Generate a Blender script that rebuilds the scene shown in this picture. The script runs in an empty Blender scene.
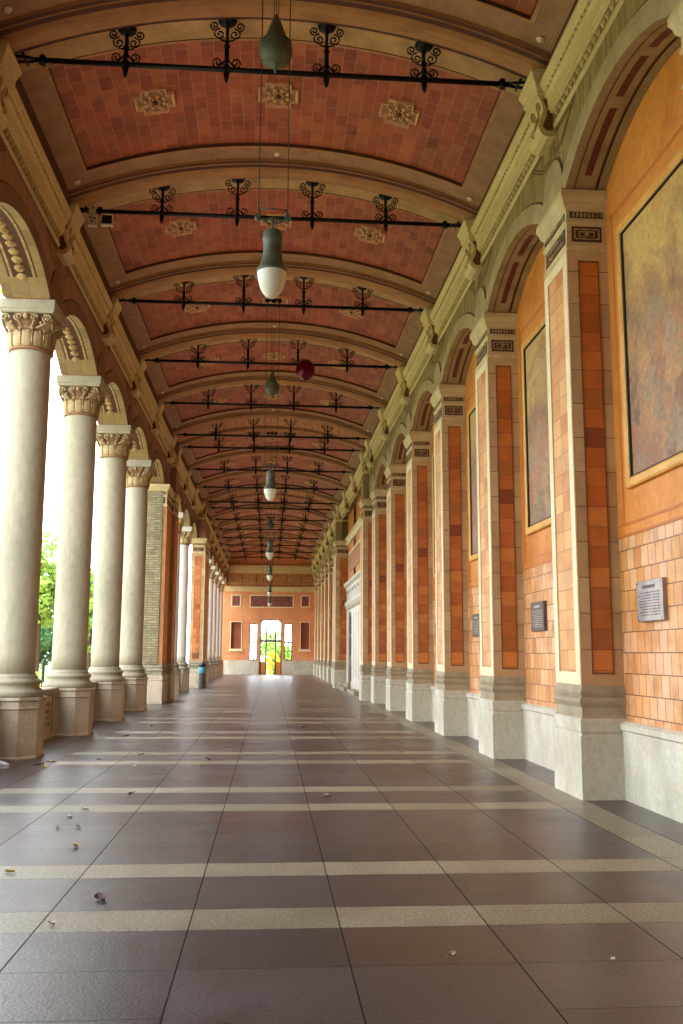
import bpy, math, random
from mathutils import Matrix, Vector
random.seed(7)
SC = bpy.context.scene
COL = SC.collection
PI = math.pi

# ------------------------------------------------------------------ materials
def lin(c):
    return tuple(((v/255)/12.92 if v/255 <= .04045 else ((v/255+.055)/1.055)**2.4) for v in c) + (1.0,)

class NT:
    def __init__(s, name, rough=.7, metal=0.0, spec=.5):
        s.m = bpy.data.materials.new(name); s.m.use_nodes = True
        s.t = s.m.node_tree; s.n = s.t.nodes; s.l = s.t.links
        s.b = s.n['Principled BSDF']
        s.b.inputs['Roughness'].default_value = rough
        s.b.inputs['Metallic'].default_value = metal
        s.b.inputs['Specular IOR Level'].default_value = spec
    def node(s, t, **k):
        n = s.n.new(t)
        for a, v in k.items(): setattr(n, a, v)
        return n
    def link(s, a, b): s.l.new(a, b)
    def uv(s, swap=False, scale=(1, 1), off=(0, 0)):
        c = s.node('ShaderNodeTexCoord'); o = c.outputs['UV']
        sp = s.node('ShaderNodeSeparateXYZ'); s.link(o, sp.inputs[0])
        cb = s.node('ShaderNodeCombineXYZ')
        s.link(sp.outputs[1 if swap else 0], cb.inputs[0]); s.link(sp.outputs[0 if swap else 1], cb.inputs[1])
        mp = s.node('ShaderNodeMapping'); s.link(cb.outputs[0], mp.inputs[0])
        mp.inputs['Scale'].default_value = (scale[0], scale[1], 1); mp.inputs['Location'].default_value = (off[0], off[1], 0)
        return mp.outputs[0]
    def obj(s, scale=(1, 1, 1)):
        c = s.node('ShaderNodeTexCoord'); mp = s.node('ShaderNodeMapping'); s.link(c.outputs['Object'], mp.inputs[0])
        mp.inputs['Scale'].default_value = scale
        return mp.outputs[0]
    def noise(s, vec, scale, detail=4, rough=.6, dist=0):
        n = s.node('ShaderNodeTexNoise'); n.inputs['Scale'].default_value = scale
        n.inputs['Detail'].default_value = detail; n.inputs['Roughness'].default_value = rough; n.inputs['Distortion'].default_value = dist
        if vec is not None: s.link(vec, n.inputs['Vector'])
        return n.outputs['Fac']
    def ramp(s, fac, stops):
        r = s.node('ShaderNodeValToRGB'); e = r.color_ramp.elements
        while len(e) < len(stops): e.new(.5)
        for i, (p, c) in enumerate(stops):
            e[i].position = p; e[i].color = lin(c)
        s.link(fac, r.inputs[0]); return r.outputs[0]
    def mix(s, fac, a, b, mode='MIX'):
        m = s.node('ShaderNodeMix', data_type='RGBA', blend_type=mode)
        for k, v in ((0, fac), (6, a), (7, b)):
            if hasattr(v, 'is_linked') or hasattr(v, 'links'): s.link(v, m.inputs[k])
            else: m.inputs[k].default_value = v
        return m.outputs[2]
    def math(s, op, a, b=0.0):
        m = s.node('ShaderNodeMath', operation=op)
        for k, v in ((0, a), (1, b)):
            if hasattr(v, 'links'): s.link(v, m.inputs[k])
            else: m.inputs[k].default_value = v
        return m.outputs[0]
    def bump(s, h, strength=.3, dist=.01):
        b = s.node('ShaderNodeBump'); b.inputs['Strength'].default_value = strength; b.inputs['Distance'].default_value = dist
        s.link(h, b.inputs['Height']); s.link(b.outputs[0], s.b.inputs['Normal'])
    def color(s, c): s.link(c, s.b.inputs['Base Color'])

def stone(name, c1, c2, scale=3.0, rough=.75, bump=.25, streak=(1, 1, 1), c3=None):
    k = NT(name, rough); v = k.obj(streak)
    f = k.noise(v, scale, 6, .65)
    stops = [(.3, c1), (.7, c2)] if c3 is None else [(.25, c1), (.5, c2), (.75, c3)]
    c = k.ramp(f, stops)
    g = k.noise(v, scale*14, 3, .6)
    c = k.mix(.22, c, k.ramp(g, [(.3, (95, 90, 85)), (.7, (255, 255, 255))]), 'MULTIPLY')
    k.color(c); k.bump(g, bump, .006); return k.m

def brick(name, cols, mortar, w, h, ms=.006, swap=False, rough=.6, offset=.5, bump=.5, var=.5, off=(0, 0), blot=None):
    k = NT(name, rough); v = k.uv(swap, off=off)
    b = k.node('ShaderNodeTexBrick'); k.link(v, b.inputs['Vector'])
    b.offset = offset; b.offset_frequency = 2; b.squash = 1.0
    b.inputs['Scale'].default_value = 1; b.inputs['Brick Width'].default_value = w; b.inputs['Row Height'].default_value = h
    b.inputs['Mortar Size'].default_value = ms; b.inputs['Mortar Smooth'].default_value = .2; b.inputs['Bias'].default_value = 0
    b.inputs['Color1'].default_value = (0, 0, 0, 1); b.inputs['Color2'].default_value = (1, 1, 1, 1); b.inputs['Mortar'].default_value = (.5, .5, .5, 1)
    sp = k.node('ShaderNodeSeparateColor'); k.link(b.outputs['Color'], sp.inputs[0])
    n = len(cols)
    c = k.ramp(sp.outputs[0], [(i/(n-1), q) for i, q in enumerate(cols)])
    f = k.noise(v, 2.2, 5, .7)
    c = k.mix(var, c, k.ramp(f, [(.3, (150, 140, 135)), (.5, (225, 220, 215)), (.72, (255, 255, 255))]), 'MULTIPLY')
    if blot:
        c = k.mix(k.math('MULTIPLY', k.ramp(k.noise(v, 1.1, 4, .7), [(.5, (0, 0, 0)), (.68, (255, 255, 255))]), .6), c, lin(blot))
    c = k.mix(b.outputs['Fac'], c, lin(mortar))
    k.color(c)
    k.bump(k.math('SUBTRACT', 1.0, b.outputs['Fac']), bump, .006)
    return k.m

def plain(name, c, rough=.6, metal=0, spec=.5):
    k = NT(name, rough, metal, spec); v = k.obj()
    f = k.noise(v, 6, 4, .6)
    d = tuple(int(x*.8) for x in c)
    k.color(k.ramp(f, [(.3, d), (.7, c)])); return k.m

def frieze(name, base, dark, sc, rough=.7):
    """small interlaced ornament pressed into a flat band"""
    k = NT(name, rough); v = k.uv()
    vo = k.node('ShaderNodeTexVoronoi'); vo.feature = 'DISTANCE_TO_EDGE'; vo.inputs['Scale'].default_value = sc; vo.inputs['Randomness'].default_value = .35
    k.link(v, vo.inputs['Vector'])
    e = k.ramp(vo.outputs['Distance'], [(.02, dark), (.14, base)])
    w = k.ramp(k.noise(v, 3, 4, .6), [(.3, (190, 185, 180)), (.7, (255, 255, 255))])
    k.color(k.mix(.8, e, w, 'MULTIPLY')); k.bump(vo.outputs['Distance'], .5, .02); return k.m

M = {}
M['col'] = stone('cream_sandstone', (142, 136, 110), (172, 162, 136), 1.2, .7, .12, (1, 1, .35), (156, 148, 122))
M['ped'] = stone('pedestal_sandstone', (158, 142, 116), (206, 190, 162), 1.6, .75, .2, (1, 1, .6))
M['base'] = stone('weathered_base_stone', (120, 112, 88), (168, 158, 130), 3, .75, .2)
M['greystone'] = stone('grey_green_stone', (178, 168, 140), (222, 214, 190), 1.5, .7, .15, (1, 1, .7))
M['greydark'] = stone('moulded_grey_stone', (136, 120, 90), (178, 162, 128), 2.2, .75, .2)
M['gilt'] = stone('gilded_stone', (120, 84, 44), (214, 182, 126), 9, .6, .4)
M['capstone'] = stone('capital_stone', (190, 162, 112), (222, 198, 148), 2.5, .65, .2)
M['capleaf'] = stone('tan_capital_leaf_stone', (150, 126, 86), (192, 168, 122), 3, .65, .25)
M['groove2'] = plain('brown_gilt_ground', (150, 106, 66), .7)  # brown-gold ground behind carved leaves and medallion relief
M['groove'] = plain('brown_ground', (84, 50, 30), .8)
M['quoin'] = brick('pale_quoin_stone', [(176, 140, 92), (206, 172, 120), (190, 152, 104)], (120, 84, 52), .6, .42, .006, rough=.75, offset=.0)
M['redpanel'] = brick('red_terracotta_panel', [(154, 76, 24), (204, 116, 40), (182, 92, 30), (220, 136, 58), (134, 64, 26)], (120, 56, 30), .9, .24, .004, rough=.6, offset=.5)
M['peach'] = brick('peach_terracotta', [(212, 146, 80), (228, 170, 104), (202, 130, 64)], (168, 108, 62), .3, .24, .006, rough=.6, offset=0)
M['whitetrim'] = stone('ivory_trim_stone', (226, 200, 148), (244, 224, 180), 2, .6, .1)
M['tile'] = brick('wall_terracotta_tile', [(216, 150, 78), (232, 166, 100), (206, 132, 66), (238, 182, 126), (222, 160, 112)], (120, 76, 42), .2, .235, .0065, rough=.5, offset=.35, var=.5, blot=(238, 178, 140))
M['orange'] = stone('orange_fresco_plaster', (190, 100, 26), (222, 140, 54), .9, .6, .1, (1, 1, 1), (206, 118, 38))
M['orangedk'] = stone('deep_orange_border', (190, 100, 26), (208, 122, 40), 1.5, .6, .1)
M['face'] = stone('olive_grey_wall_stone', (122, 100, 62), (176, 150, 100), 2.0, .8, .25, (1, 5, .5))
M['ring'] = stone('arch_ring_stone', (156, 134, 98), (190, 166, 124), 2.5, .8, .2, (1, 1, 1))
M['line'] = plain('brown_painted_line', (120, 72, 36), .7)
M['redline'] = plain('dark_red_band', (110, 40, 22), .7)
M['soffit'] = stone('brown_soffit_stone', (140, 112, 74), (176, 146, 100), 3, .75, .2)
M['leftface'] = stone('red_brown_wall_stone', (142, 100, 74), (176, 128, 98), 1.6, .8, .2, (1, 3, .6))
M['leftring'] = stone('brown_arch_ring', (116, 80, 58), (146, 104, 78), 2, .8, .2)
M['ashlar'] = brick('green_grey_ashlar', [(142, 118, 78), (164, 140, 96), (152, 128, 88)], (120, 112, 84), .42, .3, .006, rough=.75)
M['vtile'] = brick('vault_terracotta', [(160, 78, 42), (174, 92, 50), (146, 70, 40), (186, 106, 60), (162, 76, 46)], (186, 124, 84), .34, .185, .0045, swap=True, rough=.6, offset=.43, var=.7, blot=(168, 66, 44))
M['frieze'] = frieze('ornament_border', (184, 138, 98), (136, 94, 62), 26)
M['tanband'] = frieze('stippled_tan_band', (206, 164, 106), (176, 132, 80), 34)
M['rib'] = stone('ochre_rib_moulding', (154, 102, 56), (192, 138, 84), 1.5, .65, .1, (1, 3, 3))
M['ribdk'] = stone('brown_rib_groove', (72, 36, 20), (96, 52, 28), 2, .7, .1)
M['cornice'] = stone('cornice_stone', (204, 176, 120), (228, 204, 150), 1.2, .7, .15, (3, .6, 3))
M['egg'] = stone('egg_moulding_stone', (170, 142, 84), (214, 190, 132), 6, .7, .4)
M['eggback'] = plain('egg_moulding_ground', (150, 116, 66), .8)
M['iron'] = plain('black_wrought_iron', (22, 19, 18), .45, .6)
M['bronze'] = stone('green_bronze', (52, 58, 44), (92, 96, 74), 8, .5, .2)
M['wire'] = plain('dark_cable', (34, 26, 22), .6)
M['goldframe'] = stone('gold_frame_paint', (206, 142, 52), (236, 178, 84), 2, .5, .05)
M['framedk'] = plain('dark_frame_rebate', (50, 36, 24), .7)
M['bronzepl'] = plain('brushed_metal_plaque', (178, 166, 158), .38, .75)
M['bronzepl2'] = plain('dark_bronze_plaque', (110, 92, 80), .5, .5)
M['text'] = plain('engraved_text', (90, 80, 74), .6)
M['text2'] = plain('pale_engraved_text', (186, 172, 156), .5)
M['roughwall'] = brick('rough_stone_courses', [(132, 124, 92), (158, 148, 112), (146, 136, 100), (170, 160, 124)], (104, 94, 68), .34, .085, .012, rough=.9, bump=1.0, var=.8)
M['brownpl'] = stone('brown_plaster', (150, 98, 56), (184, 128, 76), 2, .75, .1)
M['marble'] = stone('pale_marble', (196, 182, 160), (216, 204, 182), 1.5, .4, .05)
M['doordark'] = stone('dark_door_wood', (60, 48, 40), (86, 70, 58), 3, .5, .1)
M['endred'] = stone('rose_orange_plaster', (206, 128, 76), (228, 156, 102), .8, .7, .1)
M['endpanel'] = brick('dark_red_mosaic', [(112, 52, 40), (136, 70, 52), (98, 48, 44)], (150, 100, 70), .2, .2, .006)
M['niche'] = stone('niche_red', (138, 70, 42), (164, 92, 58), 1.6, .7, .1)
M['relief'] = frieze('relief_frieze', (204, 140, 86), (166, 100, 58), 4)
M['plastic'] = plain('ivory_plastic', (214, 204, 172), .5)
M['black'] = plain('black_plastic', (20, 18, 20), .4)
M['teal'] = plain('teal_painted_metal', (70, 150, 160), .4)
M['grey'] = plain('grey_metal', (96, 92, 90), .5, .3)
M['greenpaint'] = plain('green_paint', (40, 80, 46), .5)
M['bark'] = stone('bark', (70, 54, 40), (104, 84, 62), 6, .9, .5, (1, 1, .3))
M['roof'] = plain('roof_slate', (90, 86, 84), .8)
M['gravel'] = stone('pale_gravel', (190, 168, 138), (214, 192, 162), 4, .9, .3)
M['white'] = plain('white_canvas', (230, 228, 222), .7)
M['foil'] = plain('crimson_foil', (112, 2, 44), .22, .5)

def leafmat(name, a, b, tr=.35):
    k = NT(name, .55); v = k.obj()
    k.color(k.ramp(k.noise(v, 2.5, 3, .6), [(.3, a), (.7, b)]))
    k.b.inputs['Subsurface Weight'].default_value = 0
    ts = k.node('ShaderNodeBsdfTranslucent'); ts.inputs[0].default_value = lin(b)
    mx = k.node('ShaderNodeMixShader'); mx.inputs[0].default_value = tr
    k.link(k.b.outputs[0], mx.inputs[1]); k.link(ts.outputs[0], mx.inputs[2])
    k.link(mx.outputs[0], k.n['Material Output'].inputs[0]); return k.m
M['leaf'] = leafmat('green_leaves', (110, 150, 60), (170, 196, 90))
M['leafdk'] = leafmat('blue_green_leaves', (66, 112, 64), (110, 156, 92))
M['leafy'] = leafmat('yellow_leaves', (206, 190, 50), (240, 222, 90))
M['grass'] = stone('lawn_grass', (96, 120, 54), (136, 152, 78), 3, .9, .5)
M['dryleaf'] = plain('dry_yellow_leaf', (196, 156, 70), .7)
M['dryleaf2'] = plain('dry_brown_leaf', (84, 50, 38), .7)
M['paleleaf'] = plain('pale_leaf', (214, 204, 176), .7)

def floormat(name, a, b, c, rough):
    k = NT(name, rough, spec=.5); v = k.obj()
    at = k.node('ShaderNodeAttribute'); at.attribute_name = 'var'
    cc = k.ramp(at.outputs['Fac'], [(0, a), (.5, b), (1, c)])
    f = k.noise(v, 2.0, 8, .75); g = k.noise(v, 45, 3, .7)
    cc = k.mix(.55, cc, k.ramp(f, [(.3, (130, 126, 126)), (.5, (215, 212, 210)), (.7, (255, 255, 255))]), 'MULTIPLY')
    cc = k.mix(.8, cc, k.ramp(g, [(.35, (120, 118, 116)), (.6, (255, 255, 255))]), 'MULTIPLY')
    k.color(cc)
    r = k.math('ADD', k.math('MULTIPLY', f, .3), rough-.19)
    k.link(r, k.b.inputs['Roughness']); k.b.inputs['Specular IOR Level'].default_value = .85
    k.bump(k.math('ADD', g, k.math('MULTIPLY', f, .6)), .4, .006); return k.m
M['slab'] = floormat('porphyry_slab', (68, 62, 62), (80, 73, 73), (94, 86, 87), .36)
M['slabred'] = floormat('red_porphyry_slab', (76, 60, 56), (82, 64, 60), (90, 70, 66), .36)
M['strip'] = floormat('pale_sandstone_strip', (146, 138, 112), (160, 150, 124), (174, 164, 138), .46)
M['joint'] = plain('floor_joint', (48, 42, 40), .9)

def paintmat(name, seed, tint):
    k = NT(name, .55); v = k.uv(off=(seed*3.7, seed*1.3))
    n1 = k.noise(v, 1.0, 6, .62, 1.2); n2 = k.noise(k.uv(off=(seed*9.1, 4)), 1.7, 5, .6, .8); n3 = k.noise(k.uv(off=(2, seed*5.3)), 2.4, 4, .6, .5)
    c = k.ramp(n1, [(.25, (96, 66, 48)), (.4, (156, 116, 80)), (.5, tint), (.6, (186, 156, 92)), (.75, (140, 112, 92))])
    mask = k.ramp(n2, [(.54, (0, 0, 0)), (.6, (255, 255, 255))])
    c = k.mix(k.math('MULTIPLY', mask, .6), c, lin((170, 84, 52)))
    mask = k.ramp(n3, [(.57, (0, 0, 0)), (.62, (255, 255, 255))])
    c = k.mix(k.math('MULTIPLY', mask, .45), c, lin((130, 128, 78)))
    mask = k.ramp(k.noise(k.uv(off=(seed, 11)), 2.1, 5, .65, 1), [(.58, (0, 0, 0)), (.64, (255, 255, 255))])
    c = k.mix(k.math('MULTIPLY', mask, .75), c, lin((156, 150, 156)))
    sp = k.node('ShaderNodeSeparateXYZ'); k.link(k.uv(), sp.inputs[0])
    hz = k.math('DIVIDE', k.math('SUBTRACT', sp.outputs[1], 3.6), 3.0)
    hz = k.math('ADD', hz, k.math('MULTIPLY', k.math('SUBTRACT', n1, .5), .9))
    c = k.mix(.5, c, k.ramp(hz, [(.1, (150, 100, 70)), (.4, (206, 158, 110)), (.55, (128, 108, 86)), (.7, (190, 160, 100)), (.85, (240, 212, 130))]))
    # groups of robed figures suggested by soft patches of colour
    vo = k.node('ShaderNodeTexVoronoi'); vo.feature = 'SMOOTH_F1'; vo.inputs['Scale'].default_value = 1.0; vo.inputs['Smoothness'].default_value = .15
    mp = k.node('ShaderNodeMapping'); mp.inputs['Scale'].default_value = (5.2, 2.8, 1); 
    wr = k.node('ShaderNodeVectorMath', operation='ADD'); ns = k.node('ShaderNodeTexNoise'); ns.inputs['Scale'].default_value = 4.5; ns.inputs['Detail'].default_value = 5
    k.link(v, ns.inputs['Vector']); sc = k.node('ShaderNodeVectorMath', operation='SCALE'); sc.inputs['Scale'].default_value = .9
    k.link(ns.outputs['Color'], sc.inputs[0]); k.link(v, wr.inputs[0]); k.link(sc.outputs[0], wr.inputs[1]); k.link(wr.outputs[0], mp.inputs[0]); k.link(mp.outputs[0], vo.inputs['Vector'])
    ss = k.node('ShaderNodeSeparateColor'); k.link(vo.outputs['Color'], ss.inputs[0])
    pc = k.ramp(ss.outputs[0], [(0, (176, 84, 58)), (.2, (200, 160, 110)), (.4, (120, 112, 74)), (.6, (176, 166, 156)), (.8, (98, 78, 74)), (1, (196, 130, 84))])
    low = k.ramp(hz, [(.35, (255, 255, 255)), (.75, (40, 40, 40))])
    c = k.mix(k.math('MULTIPLY', low, .55), c, pc)
    c = k.mix(1.0, c, lin((255, 240, 214)), 'MULTIPLY')
    fine = k.ramp(k.noise(v, 14, 4, .7), [(.3, (170, 165, 160)), (.7, (255, 255, 255))])
    k.color(k.mix(.6, c, fine, 'MULTIPLY')); return k.m

def glassmat():
    k = NT('pale_globe_glass', .25, 0, .5)
    k.b.inputs['Base Color'].default_value = lin((232, 228, 204)); k.b.inputs['Transmission Weight'].default_value = .25
    return k.m
M['globe'] = glassmat()
def pane():
    k = NT('window_glass', .03); k.b.inputs['Transmission Weight'].default_value = 1.0; k.b.inputs['IOR'].default_value = 1.02
    k.b.inputs['Base Color'].default_value = (1, 1, 1, 1); return k.m
M['glass'] = pane()

# ------------------------------------------------------------------ mesh builder
class MB:
    def __init__(s): s.v = []; s.f = []; s.m = []; s.uv = []; s.mats = []; s.sm = []; s.cur = 0
    def mat(s, key):
        if key not in s.mats: s.mats.append(key)
        s.cur = s.mats.index(key); return s
    def face(s, pts, uv=None, smooth=False):
        i = len(s.v); s.v += [tuple(p) for p in pts]; s.f.append(tuple(range(i, i+len(pts)))); s.m.append(s.cur); s.uv.append(uv); s.sm.append(smooth)
    def grid(s, rows, close_u=False, smooth=True, uvs=None):
        """rows: list of lists of points, shared vertices"""
        i0 = len(s.v); n = len(rows[0])
        for r in rows: s.v += [tuple(p) for p in r]
        for a in range(len(rows)-1):
            for b in range(n if close_u else n-1):
                c = (b+1) % n
                s.f.append((i0+a*n+b, i0+a*n+c, i0+(a+1)*n+c, i0+(a+1)*n+b)); s.m.append(s.cur); s.sm.append(smooth)
                s.uv.append(None if uvs is None else [uvs[a][b], uvs[a][c], uvs[a+1][c], uvs[a+1][b]])
    def ngon(s, idx, smooth=False): s.f.append(tuple(idx)); s.m.append(s.cur); s.uv.append(None); s.sm.append(smooth)
    def box(s, x0, x1, y0, y1, z0, z1, ch=0):
        if x0 > x1: x0, x1 = x1, x0
        if y0 > y1: y0, y1 = y1, y0
        p = [(x0, y0, z0), (x1, y0, z0), (x1, y1, z0), (x0, y1, z0), (x0, y0, z1), (x1, y0, z1), (x1, y1, z1), (x0, y1, z1)]
        for q in ((0, 3, 2, 1), (4, 5, 6, 7), (0, 1, 5, 4), (1, 2, 6, 5), (2, 3, 7, 6), (3, 0, 4, 7)): s.face([p[a] for a in q])
    def loft(s, rings, cap=True, smooth=False):
        """rings: list of closed polygons (same count)"""
        i0 = len(s.v); n = len(rings[0])
        for r in rings: s.v += [tuple(p) for p in r]
        for a in range(len(rings)-1):
            for b in range(n):
                c = (b+1) % n
                s.f.append((i0+a*n+b, i0+a*n+c, i0+(a+1)*n+c, i0+(a+1)*n+b)); s.m.append(s.cur); s.uv.append(None); s.sm.append(smooth)
        if cap:
            s.ngon([i0+b for b in range(n)][::-1]); s.ngon([i0+(len(rings)-1)*n+b for b in range(n)])
    def lathe(s, prof, cx=0, cy=0, n=24, cap=True, smooth=True):
        s.loft([[(cx+r*math.cos(2*PI*k/n), cy+r*math.sin(2*PI*k/n), z) for k in range(n)] for r, z in prof], cap, smooth)
    def tube(s, pts, r, n=6, taper=None):
        pts = [Vector(p) for p in pts]; rings = []
        for i, p in enumerate(pts):
            d = (pts[min(i+1, len(pts)-1)]-pts[max(i-1, 0)]).normalized()
            a = Vector((0, 0, 1)) if abs(d.z) < .9 else Vector((1, 0, 0))
            u = d.cross(a).normalized(); w = d.cross(u)
            rr = r if taper is None else r*taper[i]
            rings.append([p+rr*(math.cos(2*PI*k/n)*u+math.sin(2*PI*k/n)*w) for k in range(n)])
        s.loft(rings, True, True)
    def build(s, name, parent=None, var=False, loc=None):
        me = bpy.data.meshes.new(name); me.from_pydata(s.v, [], s.f)
        for k in s.mats: me.materials.append(M[k])
        me.polygons.foreach_set('material_index', s.m); me.polygons.foreach_set('use_smooth', s.sm)
        ul = me.uv_layers.new(name='UVMap'); me.update()
        for pi, p in enumerate(me.polygons):
            cu = s.uv[pi]
            n = p.normal; ax = max(range(3), key=lambda a: abs(n[a]))
            for j, li in enumerate(p.loop_indices):
                if cu is not None: ul.data[li].uv = cu[j]
                else:
                    c = me.vertices[me.loops[li].vertex_index].co
                    ul.data[li].uv = (c.y, c.z) if ax == 0 else ((c.x, c.z) if ax == 1 else (c.x, c.y))
        if var:
            at = me.attributes.new('var', 'FLOAT', 'FACE'); at.data.foreach_set('value', [random.random() for _ in s.f])
        o = bpy.data.objects.new(name, me); COL.objects.link(o)
        if parent is not None: o.parent = parent
        if loc: o.location = loc
        return o

def empty(name, loc=(0, 0, 0), rz=0):
    o = bpy.data.objects.new(name, None); COL.objects.link(o); o.location = loc; o.rotation_euler.z = rz; return o
def tag(o, label, cat, group=None, kind=None):
    o['label'] = label; o['category'] = cat
    if group: o['group'] = group
    if kind: o['kind'] = kind
    return o
def struct(mb, name, **k):
    o = mb.build(name, **k); o['kind'] = 'structure'; return o
KIDS = {}
def kids(o): return [c for c in COL.objects if c.parent == o]
def copy_tree(o, parent=None):
    c = o.copy(); COL.objects.link(c); c.parent = parent
    for ch in list(kids(o)): copy_tree(ch, c)
    return c
ORD = ['first', 'second', 'third', 'fourth', 'fifth', 'sixth', 'seventh', 'eighth', 'ninth', 'tenth', 'eleventh', 'twelfth', 'thirteenth', 'fourteenth', 'fifteenth', 'sixteenth', 'seventeenth', 'eighteenth', 'nineteenth', 'twentieth']

# ------------------------------------------------------------------ layout
B = 4.224
C = [-1.572, 2.652, 6.876, 11.1, 15.324, 19.548, 23.772, 27.996, 32.22, 34.22, 38.444, 42.668, 46.892, 48.892, 53.116, 57.34, 61.564, 65.788, 70.012, 74.236]
YEND = 78.45; YBACK = -5.8
PH = .49            # half depth of a pier along the hall
XFL = 3.69          # the same on the colonnade side
XF = 3.60           # inner face of upper walls
XW = 4.10           # recessed wall on the right
XO = 4.40           # outer face of the left arcade
SPR, RISE, CB = 7.35, .50, 8.42
DBL = [(8, 9), (12, 13)]
WV = 3.52; ZC = 10.10; RV = 8.7
def vz(x, zc=ZC): return zc-(RV-math.sqrt(RV*RV-x*x))

# ------------------------------------------------------------------ floor
fl = MB()
fl.mat('joint'); fl.box(-4.75, 4.4, YBACK, YEND+.3, -.2, -.004)
def slab(x0, x1, y0, y1, key):
    g = .0045; h = .0022
    if x1-x0 < .05 or y1-y0 < .05: return
    fl.mat(key); x0 += g; x1 -= g; y0 += h; y1 -= h
    fl.face([(x0, y0, 0), (x1, y0, 0), (x1, y1, 0), (x0, y1, 0)])
XJ = [-3.16, -2.24, -1.34, -.45, .45, 1.34, 2.24, 3.16]
centers = C[:]
for i in range(len(C)):
    c = C[i]; nxt = C[i+1] if i+1 < len(C) else YEND+2
    s0 = c-1.06; e = nxt-1.06
    ys = [(c-1.06, c-.60, 'strip'), (c-.60, c+.28, 'slab'), (c+.28, c+.72, 'strip')]
    g0, g1 = c+.72, nxt-1.06
    for j in range(len(XJ)-1):
        col = list(ys)
        if g1-g0 > 1:
            cuts = [g0, g0+.62+random.uniform(-.02, .02), g0+1.1+random.choice([0, .0, .12]), g0+1.75, g1]
            if random.random() < .35: del cuts[2]
            for u, v in zip(cuts, cuts[1:]): col.append((u, v, 'slab'))
        elif g1 > g0: col.append((g0, g1, 'slab'))
        for (u, v, key) in col:
            v = min(v, YEND+.2)
            if v <= u: continue
            kk = 'slabred' if key == 'slab' and random.random() < .08 else key
            slab(XJ[j], XJ[j+1], u, v, kk)
    # side bands
    y = s0
    while y < min(e, YEND) - .01:
        y2 = min(y+.9, e, YEND+.2)
        slab(3.16, 3.58, y, y2, 'strip'); slab(-3.58, -3.16, y, y2, 'slab')
        slab(3.58, 4.15, y, y2, 'slabred'); slab(-4.6, -3.58, y, y2, 'slabred'); y = y2
for k in range(5): slab(-3.16+k*1.264, -3.16+(k+1)*1.264, YBACK, C[0]-1.06, 'slab')
struct(fl, 'floor', var=True)

# ------------------------------------------------------------------ ceiling vault
def vstrip(mb, x0, x1, y0, y1, dz=0.0, n=None):
    n = n or max(2, int(abs(x1-x0)/.28))
    rows = []; uvs = []
    for y in (y0, y1):
        rows.append([(x0+(x1-x0)*k/n, y, vz(x0+(x1-x0)*k/n)+dz) for k in range(n+1)])
        uvs.append([(x0+(x1-x0)*k/n, y) for k in range(n+1)])
    mb.grid(rows, smooth=True, uvs=uvs)
ce = MB()
RH = .30
def bay(y0, y1, first=False):
    a, b, xs = y0+.44, y1-.36, WV-.33
    ce.mat('tanband'); vstrip(ce, -WV, WV, y0, a)
    ce.mat('frieze'); vstrip(ce, -WV, WV, b, y1)
    for sx in (-1, 1):
        ce.mat('frieze'); vstrip(ce, sx*xs, sx*WV, a, b)
    # stepped frame around the tiles, then tiles a little higher
    g = .05; h = .05
    ce.mat('rib')
    for (ya, yb) in ((a, a+g), (b-g, b)): vstrip(ce, -xs, xs, ya, yb, -.012)
    for sx in (-1, 1): vstrip(ce, sx*(xs-g), sx*xs, a+g, b-g, -.012)
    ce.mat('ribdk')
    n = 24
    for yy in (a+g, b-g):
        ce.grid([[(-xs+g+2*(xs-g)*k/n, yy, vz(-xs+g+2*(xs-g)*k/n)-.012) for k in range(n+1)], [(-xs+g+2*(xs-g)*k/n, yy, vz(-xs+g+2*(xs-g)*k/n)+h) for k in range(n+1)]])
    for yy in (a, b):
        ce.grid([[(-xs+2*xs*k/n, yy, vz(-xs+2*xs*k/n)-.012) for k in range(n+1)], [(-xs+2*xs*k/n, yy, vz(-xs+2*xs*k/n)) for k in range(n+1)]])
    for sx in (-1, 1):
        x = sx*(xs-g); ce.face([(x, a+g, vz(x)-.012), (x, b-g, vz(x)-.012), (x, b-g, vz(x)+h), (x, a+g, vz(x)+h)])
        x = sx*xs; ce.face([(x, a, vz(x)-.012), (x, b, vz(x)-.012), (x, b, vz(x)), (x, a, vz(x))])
    ce.mat('vtile'); vstrip(ce, -xs+g, xs-g, a+g, b-g, h, 26)
    # side moulding between border and cornice
    for sx in (-1, 1):
        z = vz(WV)
        ce.mat('ribdk'); ce.face([(sx*WV, y0, z), (sx*WV, y1, z), (sx*(WV), y1, z-.07), (sx*(WV), y0, z-.07)])
        ce.mat('rib'); ce.face([(sx*WV, y0, z-.07), (sx*WV, y1, z-.07), (sx*(WV-.05), y1, z-.16), (sx*(WV-.05), y0, z-.16)])
        ce.mat('ribdk'); ce.face([(sx*(WV-.05), y0, z-.16), (sx*(WV-.05), y1, z-.16), (sx*(WV-.03), y1, z-.42), (sx*(WV-.03), y0, z-.42)])
edges = [YBACK] + C + [YEND]
for i in range(len(edges)-1):
    a, b = edges[i], edges[i+1]
    y0 = a+RH if i > 0 else a; y1 = b-RH if i < len(edges)-2 else b
    if b-a < 2.5 and i > 0 and i < len(edges)-2:
        ce.mat('relief'); vstrip(ce, -WV, WV, y0, y1, -.03)
        ce.mat('ribdk')
        for sx in (-1, 1): ce.face([(sx*(WV-.05), y0, vz(WV)), (sx*(WV-.05), y1, vz(WV)), (sx*(WV-.05), y1, 8.8), (sx*(WV-.05), y0, 8.8)])
    else: bay(y0, y1)
ce.mat('roof'); ce.box(-4.7, 4.7, YBACK-.3, YEND+.4, 10.5, 10.8)
struct(ce, 'ceiling')

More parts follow.
